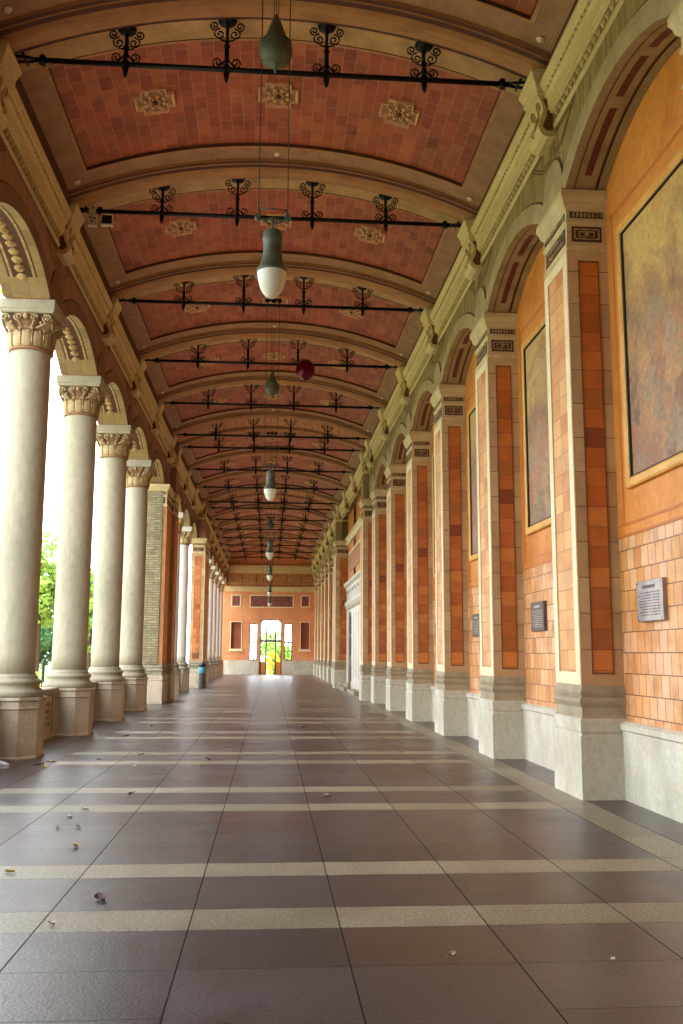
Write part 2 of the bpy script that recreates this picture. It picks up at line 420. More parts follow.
# ribs: moulded profile swept along the vault curve
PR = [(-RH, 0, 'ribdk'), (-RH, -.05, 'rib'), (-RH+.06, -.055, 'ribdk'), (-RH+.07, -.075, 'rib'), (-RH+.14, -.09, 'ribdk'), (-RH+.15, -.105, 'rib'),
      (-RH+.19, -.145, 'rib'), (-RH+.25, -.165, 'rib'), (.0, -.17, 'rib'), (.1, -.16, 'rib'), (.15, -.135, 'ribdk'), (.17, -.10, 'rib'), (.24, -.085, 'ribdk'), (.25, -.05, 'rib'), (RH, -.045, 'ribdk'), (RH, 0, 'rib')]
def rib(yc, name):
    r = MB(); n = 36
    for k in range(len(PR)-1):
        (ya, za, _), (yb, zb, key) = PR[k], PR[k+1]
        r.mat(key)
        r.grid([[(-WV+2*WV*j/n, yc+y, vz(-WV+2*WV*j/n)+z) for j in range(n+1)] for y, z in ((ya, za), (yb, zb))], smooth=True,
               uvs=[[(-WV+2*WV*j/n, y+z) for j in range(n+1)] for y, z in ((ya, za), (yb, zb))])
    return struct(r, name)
tn = 1
for c in C: rib(c, 'trim_%d' % tn); tn += 1

# ------------------------------------------------------------------ upper walls with arches
def arcz(t): # t -1..1 across the opening
    hs = (B-2*PH)/2; R = (hs*hs+RISE*RISE)/(2*RISE)
    x = t*hs; return SPR+RISE-(R-math.sqrt(R*R-x*x))+ .0
def arch_wall(side, name):
    w = MB(); s = side; xf = s*(XF if s > 0 else XFL); xb = s*(XW if s > 0 else XO)
    fm, rm = ('face', 'ring') if s > 0 else ('leftface', 'leftring')
    N = 18
    for i in range(len(edges)-1):
        a, b = edges[i], edges[i+1]
        solid = (b-a < 2.5) or (i == 0)
        if s > 0 and 34 < a < 46: solid = True
        y0 = a+PH if i > 0 else a; y1 = b-PH if i < len(edges)-2 else b-.0
        # block over the support
        w.mat(fm)
        if i > 0 and not (s > 0 and 34.5 < a < 46):
            w.face([(xf, a-PH, SPR), (xf, a+PH, SPR), (xf, a+PH, CB+.1), (xf, a-PH, CB+.1)])
            w.face([(xf, a-PH, SPR), (xb, a-PH, SPR), (xb, a+PH, SPR), (xf, a+PH, SPR)])
            if s < 0: w.mat('ashlar'); w.face([(xb, a-PH, SPR), (xb, a+PH, SPR), (xb, a+PH, CB+.1), (xb, a-PH, CB+.1)])
            # fan shaped outline panel above the support
            w.mat('line'); xx = xf-s*.004; q = .022
            def ln(p0, p1, wd=q):
                (ya, za), (yb, zb) = p0, p1; d = math.hypot(yb-ya, zb-za); ny, nz = -(zb-za)/d*wd/2, (yb-ya)/d*wd/2
                w.face([(xx, ya+ny, za+nz), (xx, yb+ny, zb+nz), (xx, yb-ny, zb-nz), (xx, ya-ny, za-nz)])
            for sy in (-1, 1):
                ln((a+sy*.05, 8.36), (a+sy*.05, 8.06)); ln((a+sy*.05, 8.36), (a+sy*.95, 8.36)); ln((a+sy*.95, 8.36), (a+sy*.42, 8.06)); ln((a+sy*.42, 8.06), (a+sy*.05, 8.06))
                ln((a+sy*.09, 8.32), (a+sy*.09, 8.11)); ln((a+sy*.09, 8.32), (a+sy*.8, 8.32)); ln((a+sy*.8, 8.32), (a+sy*.42, 8.11)); ln((a+sy*.42, 8.11), (a+sy*.09, 8.11))
            w.mat(rm); x2 = xf-s*.022; rr = .40
            pts = [(a+rr*math.cos(PI*k/12), 7.58+rr*math.sin(PI*k/12)) for k in range(13)]
            w.face([(x2, a-rr, SPR), (x2, a+rr, SPR)]+[(x2, y, z) for y, z in pts])
            w.mat('line')
            full = [(a+rr, SPR)]+pts+[(a-rr, SPR)]
            out = [(a+rr+.03, SPR)]+[(a+(rr+.03)*math.cos(PI*k/12), 7.58+(rr+.03)*math.sin(PI*k/12)) for k in range(13)]+[(a-rr-.03, SPR)]
            for k in range(len(full)-1):
                w.face([(x2+s*.004, *full[k]), (x2+s*.004, *full[k+1]), (x2+s*.004, *out[k+1]), (x2+s*.004, *out[k])])
                (ya, za), (yb, zb) = full[k], full[k+1]
                w.face([(xf, ya, za), (xf, yb, zb), (x2, yb, zb), (x2, ya, za)])
        if solid:
            w.mat(fm); xx = xf
            if s > 0 and 34 < a < 46:
                w.mat('orange'); w.face([(3.88, y0, 5), (3.88, y1, 5), (3.88, y1, CB+.1), (3.88, y0, CB+.1)])
            else:
                w.face([(xx, y0, SPR if i else 0), (xx, y1, SPR if i else 0), (xx, y1, CB+.1), (xx, y0, CB+.1)])
                if i and y1 > y0:
                    w.face([(xx, y0, SPR), (xb, y0, SPR), (xb, y1, SPR), (xx, y1, SPR)])
                    if s < 0: w.mat('ashlar'); w.face([(xb, y0, SPR), (xb, y1, SPR), (xb, y1, CB+.1), (xb, y0, CB+.1)])
            continue
        ys = [y0+(y1-y0)*k/N for k in range(N+1)]; zs = [arcz(-1+2*k/N) for k in range(N+1)]
        def off(k, d):
            t = -1+2*k/N; hs = (y1-y0)/2; R = (hs*hs+RISE*RISE)/(2*RISE); ang = math.asin(t*hs/R)
            return (ys[k]+math.sin(ang)*d, min(zs[k]+math.cos(ang)*d, CB))
        w.mat(fm)
        w.grid([[(xf, ys[k], zs[k]) for k in range(N+1)], [(xf, ys[k], CB+.1) for k in range(N+1)]], smooth=False)
        # raised ring on the face
        w.mat(rm); xr = xf-s*.02
        w.grid([[(xr, ys[k], zs[k]) for k in range(N+1)], [(xr, *off(k, .26)) for k in range(N+1)]], smooth=False)
        w.mat('line')
        w.grid([[(xr, *off(k, .26)) for k in range(N+1)], [(xf-s*.004, *off(k, .29)) for k in range(N+1)]], smooth=False)
        # soffit in strips
        dpt = abs(xb-xf)+.02
        if s > 0: strips = [(0, .10, 'soffit'), (.10, .125, 'line'), (.125, .20, 'soffit'), (.20, .29, 'redline'), (.29, .37, 'soffit'), (.37, .39, 'line'), (.41, .53, 'soffit')]
        else: strips = [(0, .13, 'ashlar'), (.13, .16, 'groove'), (.16, .20, 'gilt'), (.20, .52, 'groove'), (.52, .56, 'gilt'), (.56, .59, 'groove'), (.59, .75, 'ashlar')]
        L = [0]
        for k in range(N): L.append(L[-1]+math.hypot(ys[k+1]-ys[k], zs[k+1]-zs[k]))
        for (d0, d1, key) in strips:
            x0, x1 = xr+s*d0, xr+s*d1
            for k in range(N):
                kk = key
                if k in (0, 1, N-1, N-2) and s < 0: kk = 'ashlar'
                if k in (0, N-1, 6, 11) and s > 0 and key == 'redline': kk = 'soffit'
                w.mat(kk)
                w.face([(x0, ys[k], zs[k]), (x1, ys[k], zs[k]), (x1, ys[k+1], zs[k+1]), (x0, ys[k+1], zs[k+1])], uv=[(L[k], d0), (L[k], d1), (L[k+1], d1), (L[k+1], d0)])
        if s < 0:
            # outer face and rosettes
            w.mat('ashlar')
            w.grid([[(xb, ys[k], zs[k]) for k in range(N+1)], [(xb, ys[k], CB+.1) for k in range(N+1)]], smooth=False)
            w.mat('gilt'); hs = (y1-y0)/2; R = (hs*hs+RISE*RISE)/(2*RISE); am = math.asin(hs/R); zc = SPR+RISE-R
            nn = 15 if a < 50 else 0
            for k in range(nn):
                ang = -am*.76+2*am*.76*k/(nn-1); cx = xf+s*.355; r = .085
                for (rr, d) in ((r, .0), ):
                    ring0 = []; ring1 = []
                    for j in range(10):
                        th = 2*PI*j/10; px = cx+rr*math.cos(th); t = rr*math.sin(th)/R
                        for lst, rad, sc in ((ring0, R, 1), (ring1, R-.025, .72)):
                            px2 = cx+rr*sc*math.cos(th); t2 = rr*sc*math.sin(th)/R
                            lst.append((px2, (y0+y1)/2+rad*math.sin(ang+t2), zc+rad*math.cos(ang+t2)))
                    top = (cx, (y0+y1)/2+(R-.045)*math.sin(ang), zc+(R-.045)*math.cos(ang))
                    w.loft([ring0, ring1], cap=False, smooth=True)
                    for j in range(10): w.face([ring1[j], ring1[(j+1) % 10], top], smooth=True)
    # wall above the cornice line closing to the roof
    w.mat(fm); w.box(s*(WV+.06 if s > 0 else XFL-.01), s*(XW+.5 if s > 0 else XO), YBACK, YEND+.2, CB+.1, 10.5)
    return w

# right wall: recessed wall plane behind the piers
w = arch_wall(1, 'wall_right')
def wallrect(y0, y1, z0, z1, key, x=XW): w.mat(key); w.face([(x, y0, z0), (x, y1, z0), (x, y1, z1), (x, y0, z1)])
for (y0, y1) in ((YBACK, 34.2), (46.9, YEND)):
    wallrect(y0, y1, .8, 2.97, 'tile'); wallrect(y0, y1, 2.97, 8.6, 'orange')
    wallrect(y0, y1, 2.97, 3.0, 'orangedk', XW-.012); wallrect(y0, y1, 3.10, 3.13, 'orangedk', XW-.008)
for i, c in enumerate(C[:-1]):
    d = C[i+1]
    if d-c < 2.5 or 34 < c < 46: continue
    # painted border lines that frame the picture field
    for y in (c+PH+.14, d-PH-.2): wallrect(y, y+.05, 3.13, 6.95, 'orangedk', XW-.006)
    wallrect(c+PH+.14, d-PH-.15, 6.9, 6.95, 'orangedk', XW-.006)
wallrect(34.2, 46.9, 0, 5.05, 'orange', 3.92)
w.mat('orange'); w.face([(3.92, 34.2, 0), (4.1, 34.2, 0), (4.1, 34.2, 8.6), (3.92, 34.2, 8.6)]); w.face([(3.92, 46.9, 0), (4.1, 46.9, 0), (4.1, 46.9, 8.6), (3.92, 46.9, 8.6)])
w.mat('whitetrim'); w.box(3.78, 3.95, 34.6, 46.5, 7.02, 7.32); w.box(3.72, 3.95, 34.6, 46.5, 7.32, 7.4)
w.mat('relief'); w.box(3.86, 3.95, 38, 45.5, 5.62, 6.5)
w.mat('whitetrim'); w.box(3.84, 3.95, 37.8, 45.7, 6.5, 6.6); w.box(3.84, 3.95, 37.8, 38, 5.55, 6.5); w.box(3.84, 3.95, 45.5, 45.7, 5.55, 6.5)
w.mat('ashlar'); w.box(4.16, 4.6, YBACK, YEND+.2, 0, 10.5)
struct(w, 'wall_right')
bb = MB()
for (y0, y1) in ((YBACK, 34.2), (46.9, YEND)):
    bb.mat('greystone'); bb.box(4.04, 4.12, y0, y1, 0, .80)
    bb.loft([[(4.04, y0, .76), (4.12, y0, .76), (4.12, y1, .76), (4.04, y1, .76)], [(4.015, y0, .78), (4.12, y0, .78), (4.12, y1, .78), (4.015, y1, .78)], [(4.015, y0, .84), (4.12, y0, .84), (4.12, y1, .84), (4.015, y1, .84)], [(4.06, y0, .87), (4.12, y0, .87), (4.12, y1, .87), (4.06, y1, .87)]])
bb.mat('greystone'); bb.box(3.86, 3.94, 34.6, 37.2, 0, .95)
struct(bb, 'baseboard_right')

# left wall: arcade, unseen infill added behind the camera to darken the foreground
w = arch_wall(-1, 'wall_left')
w.mat('leftface'); w.box(-XO, -XFL, YBACK, C[1]-.6, 0, SPR)
struct(w, 'wall_left')

# back wall behind the camera
bk = MB().mat('endred'); bk.box(-4.5, 4.6, YBACK-.3, YBACK, 0, 10.5)
struct(bk, 'wall_back')

# ------------------------------------------------------------------ cornices
def cornice(s, key_list, name):
    m = MB(); XF = 3.60 if s > 0 else 3.67
    prof = [(XF, 8.40), (XF-.03, 8.42), (XF-.03, 8.455), (XF-.015, 8.46), (XF-.035, 8.60), (XF-.07, 8.615), (XF-.07, 8.64), (XF-.09, 8.65), (XF-.10, 8.80), (XF-.13, 8.83), (XF-.13, 8.87), (XF-.15, 8.88), (XF-.18, 8.94), (XF-.20, 8.97), (XF-.20, 9.01), (XF-.02, 9.04)]
    for k in range(len(prof)-1):
        (xa, za), (xb, zb) = prof[k], prof[k+1]
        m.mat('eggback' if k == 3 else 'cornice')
        for a, b in ((YBACK, YEND),):
            m.face([(s*xa, a, za), (s*xa, b, za), (s*xb, b, zb), (s*xb, a, zb)])
    # egg and dart
    m.mat('egg'); y = C[1]
    while y < 58:
        ok = all(abs(y-c) > .26 for c in C)
        if ok:
            cx, cz = s*(XF-.03), 8.53
            rings = []
            for (rz, rx) in ((1.0, .0), (.75, .6), (.1, 1.0), (-.6, .75), (-1.0, .0)):
                pass
            top = []
            for j in range(6):
                th = 2*PI*j/6
                top.append((cx-s*.0, y+.048*math.cos(th), cz+.062*math.sin(th)))
            for j in range(6): m.face([top[j], top[(j+1) % 6], (cx-s*.05, y, cz+.0)], smooth=True)
        y += .14
    # dentil blocks under the top
    y = C[1]
    m.mat('cornice')
    while y < 36:
        if all(abs(y-c) > .3 for c in C): m.box(s*(XF-.155), s*(XF-.12), y-.03, y+.03, 8.84, 8.885)
        y += .11
    return struct(m, name)
cornice(1, None, 'trim_%d' % tn); tn += 1
cornice(-1, None, 'trim_%d' % tn); tn += 1

# ------------------------------------------------------------------ consoles
def spiral(cx, cz, r0, turns, dirn, n=18, start=0):
    return [(cx+r0*(1-.85*k/n)*math.cos(start+dirn*2*PI*turns*k/n), cz+r0*(1-.85*k/n)*math.sin(start+dirn*2*PI*turns*k/n)) for k in range(n+1)]
def make_console():
    e = empty('scroll_console')
    # profile in x (distance out from wall, negative = into the hall) and z ; extruded in y
    m = MB().mat('cornice'); y0, y1 = -.24, .24
    prof = [(0, .0), (.10, -.01), (.17, .02), (.20, .07), (.22, .13), (.21, .20), (.18, .27), (.155, .34), (.16, .42), (.19, .50), (.22, .57), (.23, .62), (0, .62)]
    ra = [(XF-p, y0, 8.28+z) for p, z in prof]; rb = [(XF-p, y1, 8.28+z) for p, z in prof]
    m.loft([ra, rb]); m.build('bracket', e)
    m = MB().mat('cornice')
    m.loft([[(XF-o, y0-e_, z), (XF, y0-e_, z), (XF, y1+e_, z), (XF-o, y1+e_, z)] for o, e_, z in ((.23, .02, 8.86), (.24, .03, 8.90), (.24, .03, 8.94), (.26, .04, 8.96), (.26, .04, 9.01), (.28, .05, 9.05), (.305, .07, 9.11), (.32, .08, 9.13), (.32, .08, 9.17), (.30, .07, 9.19))])
    m.build('top_slab', e)
    m = MB().mat('gilt')
    def pr(z):
        z -= 8.28
        for (p0, z0), (p1, z1) in zip(prof[2:], prof[3:]):
            if z0 <= z <= z1: return XF-(p0+(p1-p0)*(z-z0)/(z1-z0))
        return XF-.2
    def path(lst): return [(pr(z)-.006, y, z) for y, z in lst]
    left = spiral(-.13, 8.74, .07, 1.5, 1, 16, -.3); right = spiral(.13, 8.74, .07, 1.5, -1, 16, PI+.3)
    # one continuous carving: scroll, stem, leaf, stem, scroll
    m.tube(path(left[::-1]+[(-.05, 8.66), (-.03, 8.55), (-.10, 8.46), (0, 8.38), (.10, 8.46), (.03, 8.55), (.05, 8.66)]+right), .014, 5)
    m.build('carving', e)
    for yy in (y0-.006, y1+.002):
        m = MB().mat('line'); m.loft([[(XF-p, yy+d, 8.28+z) for p, z in ((.03, .08), (.12, .08), (.17, .14), (.11, .28), (.10, .38), (.16, .52), (.03, .52))] for d in (0, .004)])  # brown sheet on the console flanks stands in for shade
        m.build('side_shade', e)
    return e
proto = make_console(); used = False
first_r = True
for side in (1, -1):
    n = 0
    for i, c in enumerate(C):
        if i < 1: continue
        if not used: o = proto; used = True
        else: o = copy_tree(proto)
        o.location = (0 if side > 0 else -.095, c+.09, 0)
        if side < 0: o.rotation_euler.z = PI; 
        tag(o, '%s scroll console from the camera along the %s cornice' % (ORD[i-1], 'painted wall' if side > 0 else 'colonnade'), 'console', 'scroll consoles carrying the tie rods')

# ------------------------------------------------------------------ right piers
def sq(x0, y0, y1, o, z, xb): return [(x0-o, y0-o, z), (xb, y0-o, z), (xb, y1+o, z), (x0-o, y1+o, z)]
def mirror(mb, s):
    if s < 0:
        mb.v = [(-x, y, z) for x, y, z in mb.v]; mb.f = [tuple(reversed(f)) for f in mb.f]
        mb.uv = [None if u is None else list(reversed(u)) for u in mb.uv]
    return mb
def make_pier(x0=3.60, xb=4.14, hd=.465, s=1, tall=False, rough=False, far=0.0, tone=None):
    """x0 aisle face, xb back, hd half depth"""
    e = empty('wall_pier'); y0, y1 = -hd, hd+far
    m = MB().mat('greystone' if s > 0 else 'ped')
    m.loft([sq(x0, y0, y1, o, z, xb) for o, z in ((.055, 0), (.055, .70), (.035, .72), (.035, .74), (.05, .75), (.05, .88), (.03, .90))])
    m.mat('greydark' if s > 0 else 'base')
    m.loft([sq(x0, y0, y1, o, z, xb) for o, z in ((.03, .90), (.015, .93), (.015, 1.02), (.04, 1.06), (.05, 1.09), (.04, 1.12), (.015, 1.14), (.03, 1.17), (.035, 1.20), (.02, 1.23), (.0, 1.27))])
    mirror(m, s).build('plinth', e)
    m = MB().mat('quoin' if not rough and not tone else 'brownpl'); m.loft([sq(x0, y0, y1, 0, z, xb) for z in (1.27, 6.58)])
    mirror(m, s).build('shaft', e)
    # near face: sunk red panel with stone edges ; far face the same
    m = MB()
    pw = min(xb, 4.1)-x0
    if not rough:
        m.mat('redpanel' if not tone else 'brownpl')
        for yy, d in ((y0, -1), (y1, 1)):
            m.box(x0+pw*.27, x0+pw*.74, yy+d*.006, yy, 1.42, 6.42)
        mirror(m, s).build('red_panel', e)
        m = MB().mat('line')
        for yy, d in ((y0, -1), (y1, 1)):
            for xx in (x0+pw*.25, x0+pw*.74): m.box(xx, xx+.01, yy+d*.014, yy, 1.40, 6.44)
            for zz in (1.40, 6.42): m.box(x0+pw*.25, x0+pw*.74+.01, yy+d*.014, yy, zz, zz+.02)
        mirror(m, s).build('panel_edging', e)
    else:
        m.mat('roughwall'); m.loft([[(x0+.13, y0-.03, z), (xb, y0-.03, z), (xb, y0+.02, z), (x0+.13, y0+.02, z)] for z in (1.27, 7.1)])
        mirror(m, s).build('rough_stone_facing', e)
    m = MB().mat('orange' if rough or tone else 'peach'); m.box(x0-.006, x0, y0+.16, y1-.16, 1.42, 6.42)
    mirror(m, s).build('terracotta_panel', e)
    m = MB().mat('brownpl' if rough or tone else 'whitetrim')
    for yy in (y0, y1-.15): m.box(x0-.018, x0, yy, yy+.15, 1.28, 6.56)
    m.box(x0-.018, x0, y0+.15, y1-.15, 1.28, 1.42); m.box(x0-.018, x0, y0+.15, y1-.15, 6.42, 6.56)
    mirror(m, s).build('panel_border', e)
    # capital
    m = MB().mat('capstone')
    m.loft([sq(x0, y0, y1, o, z, xb) for o, z in ((.0, 6.58), (.02, 6.60), (.02, 6.64), (.0, 6.66), (.0, 6.92), (.02, 6.94), (.02, 6.97), (.005, 6.98), (.005, 7.10), (.03, 7.13), (.05, 7.17), (.05, 7.19), (.075, 7.24), (.085, 7.26), (.085, 7.33), (.07, 7.35))])
    cap = mirror(m, s).build('capital', e)
    m = MB()
    m.mat('groove')
    L = y1-y0
    m.box(x0-.006, x0, y0+.06, y1-.06, 6.69, 6.89); m.box(x0-.012, x0, y0+.05, y1-.05, 7.0, 7.08)
    for yy, d in ((y0, -1), (y1, 1)):
        m.box(x0+.06, x0+pw-.06, yy+d*.006, yy, 6.69, 6.89); m.box(x0+.04, x0+pw-.04, yy+d*.012, yy, 7.0, 7.08)
    m.mat('gilt')
    def fr(yy, d, a, b, c0, c1, wd=.014):
        m.box(a, b, yy+d*.014, yy, c0, c0+wd); m.box(a, b, yy+d*.014, yy, c1-wd, c1); m.box(a, a+wd, yy+d*.014, yy, c0, c1); m.box(b-wd, b, yy+d*.014, yy, c0, c1)
    for yy, d in ((y0, -1), (y1, 1)):
        fr(yy, d, x0+.09, x0+pw-.09, 6.72, 6.86); fr(yy, d, x0+.15, x0+pw-.15, 6.755, 6.825, .01)
        k = x0+.07
        while k < x0+pw-.06: m.box(k, k+.028, yy+d*.022, yy, 7.015, 7.065); k += .05
        m.lathe([(.001, 6.77), (.03, 6.775), (.03, 6.8), (.001, 6.81)], x0+pw/2, yy+d*.01, 8)
    def fr2(a, b, c0, c1, wd=.014):
        m.box(x0-.014, x0, a, b, c0, c0+wd); m.box(x0-.014, x0, a, b, c1-wd, c1); m.box(x0-.014, x0, a, a+wd, c0, c1); m.box(x0-.014, x0, b-wd, b, c0, c1)
    fr2(y0+.1, y1-.1, 6.72, 6.86); fr2(y0+.2, y1-.2, 6.755, 6.825, .01)
    k = y0+.07
    while k < y1-.09: m.box(x0-.022, x0, k, k+.03, 7.015, 7.065); k += .055
    mirror(m, s).build('ornament', cap)
    if tall:
        m = MB().mat('leftface' if s < 0 else 'face'); m.loft([sq(x0, y0+.03, y1-.03, 0, z, xb) for z in (7.35, 8.45)])
        m.mat('cornice'); m.loft([sq(x0, y0, y1, o, z, xb) for o, z in ((.0, 8.30), (.03, 8.34), (.03, 8.40), (.0, 8.44))])
        mirror(m, s).build('upper_block', e)
    return e
pier = make_pier(); pused = False
pos = [c for i, c in enumerate(C) if not (34 < c < 47)]
for n, c in enumerate(pos):
    o = pier if not pused else copy_tree(pier); pused = True
    o.location = (0, c, 0)
    far = ['behind the camera', 'beside the camera', 'just outside the view']
    lab = ('orange wall pier on a grey plinth, ' + (far[n] if n < 3 else ORD[n-3]+' in view along the painted wall'))
    tag(o, lab, 'pier', 'piers along the painted wall')
o = make_pier(3.38, 4.1, .44, 1, True); o.location = (0, 34.22, 0); tag(o, 'deeper wall pier projecting just before the marble doorway', 'pier')
o = make_pier(3.27, 4.1, .44, 1, True); o.location = (0, 46.95, 0); tag(o, 'deep pier with orange panel just past the marble doorway', 'pier')
o = make_pier(3.56, 4.65, .5, -1, False, True, .55); o.location = (0, 32.1, 0); o.name = 'stone_pillar'
tag(o, 'rough grey stone pillar with a pale capital between the columns', 'pillar')
o = make_pier(3.46, 4.5, .45, -1, True, False, .25, 'brown'); o.location = (0, 33.85, 0); o.name = 'stone_pillar'
tag(o, 'brown pillar with orange side panel right behind the rough stone one', 'pillar')
o = make_pier(3.27, 3.92, .5, -1, True, False, 1.95); o.location = (0, 46.95, 0); o.name = 'stone_pillar'
tag(o, 'broad pillar with narrow orange panel beside the teal bin', 'pillar')

# ------------------------------------------------------------------ columns
def octa(r, c, z, cx=0, cy=0):
    return [(cx+a, cy+b, z) for a, b in ((-c, -r), (c, -r), (r, -c), (r, c), (c, r), (-c, r), (-r, c), (-r, -c))]
def make_column():
    e = empty('arcade_column')
    m = MB().mat('ped')
    m.loft([octa(r, r*.52, z) for r, z in ((.50, 0), (.50, .03), (.485, .05), (.48, .74), (.50, .76), (.50, .775), (.485, .78), (.485, .86), (.51, .89), (.51, .93))])
    m.build('pedestal', e)
    m = MB().mat('base')
    m.lathe([(.48, .93), (.50, .95), (.505, .99), (.49, 1.03), (.45, 1.05), (.43, 1.07), (.42, 1.11), (.435, 1.13), (.45, 1.15), (.45, 1.18), (.43, 1.20), (.39, 1.21), (.39, 1.24), (.37, 1.27), (.348, 1.29)], n=32)
    m.build('base', e)
    m = MB().mat('col')
    m.lathe([(.345, 1.29), (.343, 1.6), (.343, 2.5), (.342, 3.5), (.338, 4.6), (.332, 5.6), (.326, 6.50), (.33, 6.545)], n=36)
    m.build('shaft', e)
    m = MB().mat('groove2')
    m.lathe([(.33, 6.44), (.36, 6.455), (.365, 6.48), (.35, 6.50), (.335, 6.51), (.335, 6.8), (.35, 6.95), (.39, 7.05), (.43, 7.13)], n=24)
    cap = m.build('capital', e)
    # lower leaves
    m = MB()
    for k in range(12):
        th = 2*PI*k/12; ca, sa = math.cos(th), math.sin(th)
        rows = []
        for (r, z, wd) in ((.338, 6.51, .07), (.36, 6.56, .078), (.368, 6.68, .08), (.375, 6.76, .072), (.40, 6.81, .05), (.415, 6.80, .02)):
            rows.append([(ca*(r+q[1])-sa*wd*q[0], sa*(r+q[1])+ca*wd*q[0], z) for q in ((-1, -.02), (-.45, .012), (0, -.004), (.45, .012), (1, -.02))])
        m.mat('capleaf'); m.grid(rows)
        m.mat('gilt')
        th2 = th+PI/12; c2, s2 = math.cos(th2), math.sin(th2)
        m.tube([(c2*.345, s2*.345, 6.52), (c2*.37, s2*.37, 6.65), (c2*.375, s2*.375, 6.82)], .014, 5)
        m.lathe([(.001, 6.80), (.024, 6.81), (.03, 6.835), (.02, 6.86), (.001, 6.865)], c2*.385, s2*.385, 6)
    m.build('leaves', cap)
    m = MB().mat('capleaf')
    # scrolls: four corners plus pairs in the middle of each side
    for f in range(4):
        a = f*PI/2; ca, sa = math.cos(a), math.sin(a)
        def P(u, out, z): return (ca*out-sa*u, sa*out+ca*u, z)
        for d in (-1, 1):
            sp = spiral(d*.125, 7.04, .075, 1.6, d, start=-PI/2)
            m.tube([P(d*.05, .37, 6.83), P(d*.10, .385, 6.90)]+[P(u, .425, z) for u, z in sp], .017, 5)
            sp = spiral(d*.34, 7.03, .085, 1.6, -d, start=-PI/2)
            m.tube([P(d*.16, .37, 6.84), P(d*.26, .39, 6.90)]+[P(u, .43-abs(u)*.08, z) for u, z in sp], .02, 5)
            m.lathe([(.001, 6.9), (.028, 6.92), (.028, 6.95), (.001, 6.97)], *P(d*.24, .40, 0)[:2], n=7)
        m.lathe([(.001, 7.0), (.04, 7.02), (.05, 7.06), (.04, 7.1), (.001, 7.12)], *P(0, .43, 0)[:2], n=8)
        # corner leaf
        b = a+PI/4; cb, sb = math.cos(b), math.sin(b)
        rows = []
        for (r, z, wd) in ((.34, 6.78, .09), (.40, 6.86, .10), (.47, 6.94, .09), (.52, 7.02, .07), (.55, 7.06, .05), (.56, 7.03, .02)):
            rows.append([(cb*(r+q[1])-sb*wd*q[0], sb*(r+q[1])+cb*wd*q[0], z) for q in ((-1, -.03), (-.4, .01), (0, -.005), (.4, .01), (1, -.03))])
        m.grid(rows)
    m.build('scrolls', cap)
    m = MB().mat('gilt')
    m.lathe([(.346, 6.84), (.375, 6.85), (.36, 6.875)], n=24, cap=False)
    m.build('gilt_band', cap)
    m = MB().mat('col')
    def s4(o, z): return [(-o, -o, z), (o, -o, z), (o, o, z), (-o, o, z)]
    m.loft([s4(.42, 7.13), s4(.435, 7.15), s4(.44, 7.18), s4(.455, 7.20), s4(.455, 7.35)])
    m.build('abacus', e)
    for q in [cap]+kids(cap):
        for v in q.data.vertices:
            if v.co.z < 7.14: v.co.z = 7.14-(7.14-v.co.z)*.86
    return e
M['col_lit'] = stone('lit_cream_sandstone', (216, 206, 190), (240, 232, 218), 1.2, .7, .1, (1, 1, .35))  # column stone lightened in colour to stand in for stronger far light
colp = make_column(); cu = False; ci = 0; white = None
XCOL = -4.06
for i, c in enumerate(C):
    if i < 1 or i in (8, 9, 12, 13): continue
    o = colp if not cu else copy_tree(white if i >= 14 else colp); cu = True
    if i == 10:  # far columns swap to paler stone in place of stronger light
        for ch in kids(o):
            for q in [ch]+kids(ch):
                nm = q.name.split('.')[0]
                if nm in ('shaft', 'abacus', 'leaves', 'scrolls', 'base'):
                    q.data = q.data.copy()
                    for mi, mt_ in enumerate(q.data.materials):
                        if mt_ in (M['col'], M['capleaf']): q.data.materials[mi] = M['col_lit' if nm in ('shaft', 'abacus') else 'capstone']
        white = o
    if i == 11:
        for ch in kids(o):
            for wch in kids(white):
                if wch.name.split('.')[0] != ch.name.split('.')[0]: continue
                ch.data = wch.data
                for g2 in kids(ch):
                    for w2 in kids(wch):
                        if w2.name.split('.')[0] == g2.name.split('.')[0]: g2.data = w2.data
    o.location = (XCOL, c, 0)
    if ci < 3: lab = ['cream stone column beside the camera on the open side', 'cream stone column just outside the frame on the open side', 'cream stone column mostly cut off by the frame edge'][ci]
    if ci >= 2 or True:
        q = ci-3
    if i == 1: lab = 'cream column with scrolled capital beside the camera'
    elif i == 2: lab = 'cream column with scrolled capital a step ahead of the camera'
    elif i == 3: lab = 'cream column with scrolled capital just outside the frame edge'
    elif i < 8: lab = 'cream column, %s counting from the nearest visible, before the rough pillar' % ORD[i-4]
    elif i < 12: lab = 'slim column coloured as if brightly lit, %s beyond the rough stone pillar' % ORD[i-10]
    else: lab = 'slim column coloured as if brightly lit, %s beyond the teal bin' % ORD[i-14]
    tag(o, lab, 'column', 'arcade columns on the open side'); ci += 1

# parapets between column pedestals
def make_parapet():
    e = empty('stone_parapet'); L = B/2-.53
    m = MB().mat('ped')
    m.box(-.13, .13, -L, L, 0, .12); m.box(-.10, .10, -L, L, .12, .80)
    for yy in (-L, L-.14): m.box(-.13, .13, yy, yy+.14, .12, .80)
    m.build('panel_wall', e)
    m = MB().mat('base'); m.loft([[(-a, -L, z), (a, -L, z), (a, L, z), (-a, L, z)] for a, z in ((.13, .80), (.17, .83), (.19, .86), (.19, .93), (.17, .95))]); m.build('coping', e)
    m = MB()
    for sx in (1,):
        m.mat('groove'); m.box(.10, .104, -L+.24, L-.24, .2, .72)
        m.mat('ped')
        y = -L+.26
        while y < L-.27:
            m.box(.10, .125, y, y+.03, .2, .72); y += .11
        for z in (.2, .32, .44, .56, .69): m.box(.10, .122, -L+.24, L-.24, z, z+.03)
    m.build('lattice_panel', e)
    return e
pp = make_parapet(); pu = False; n = 0
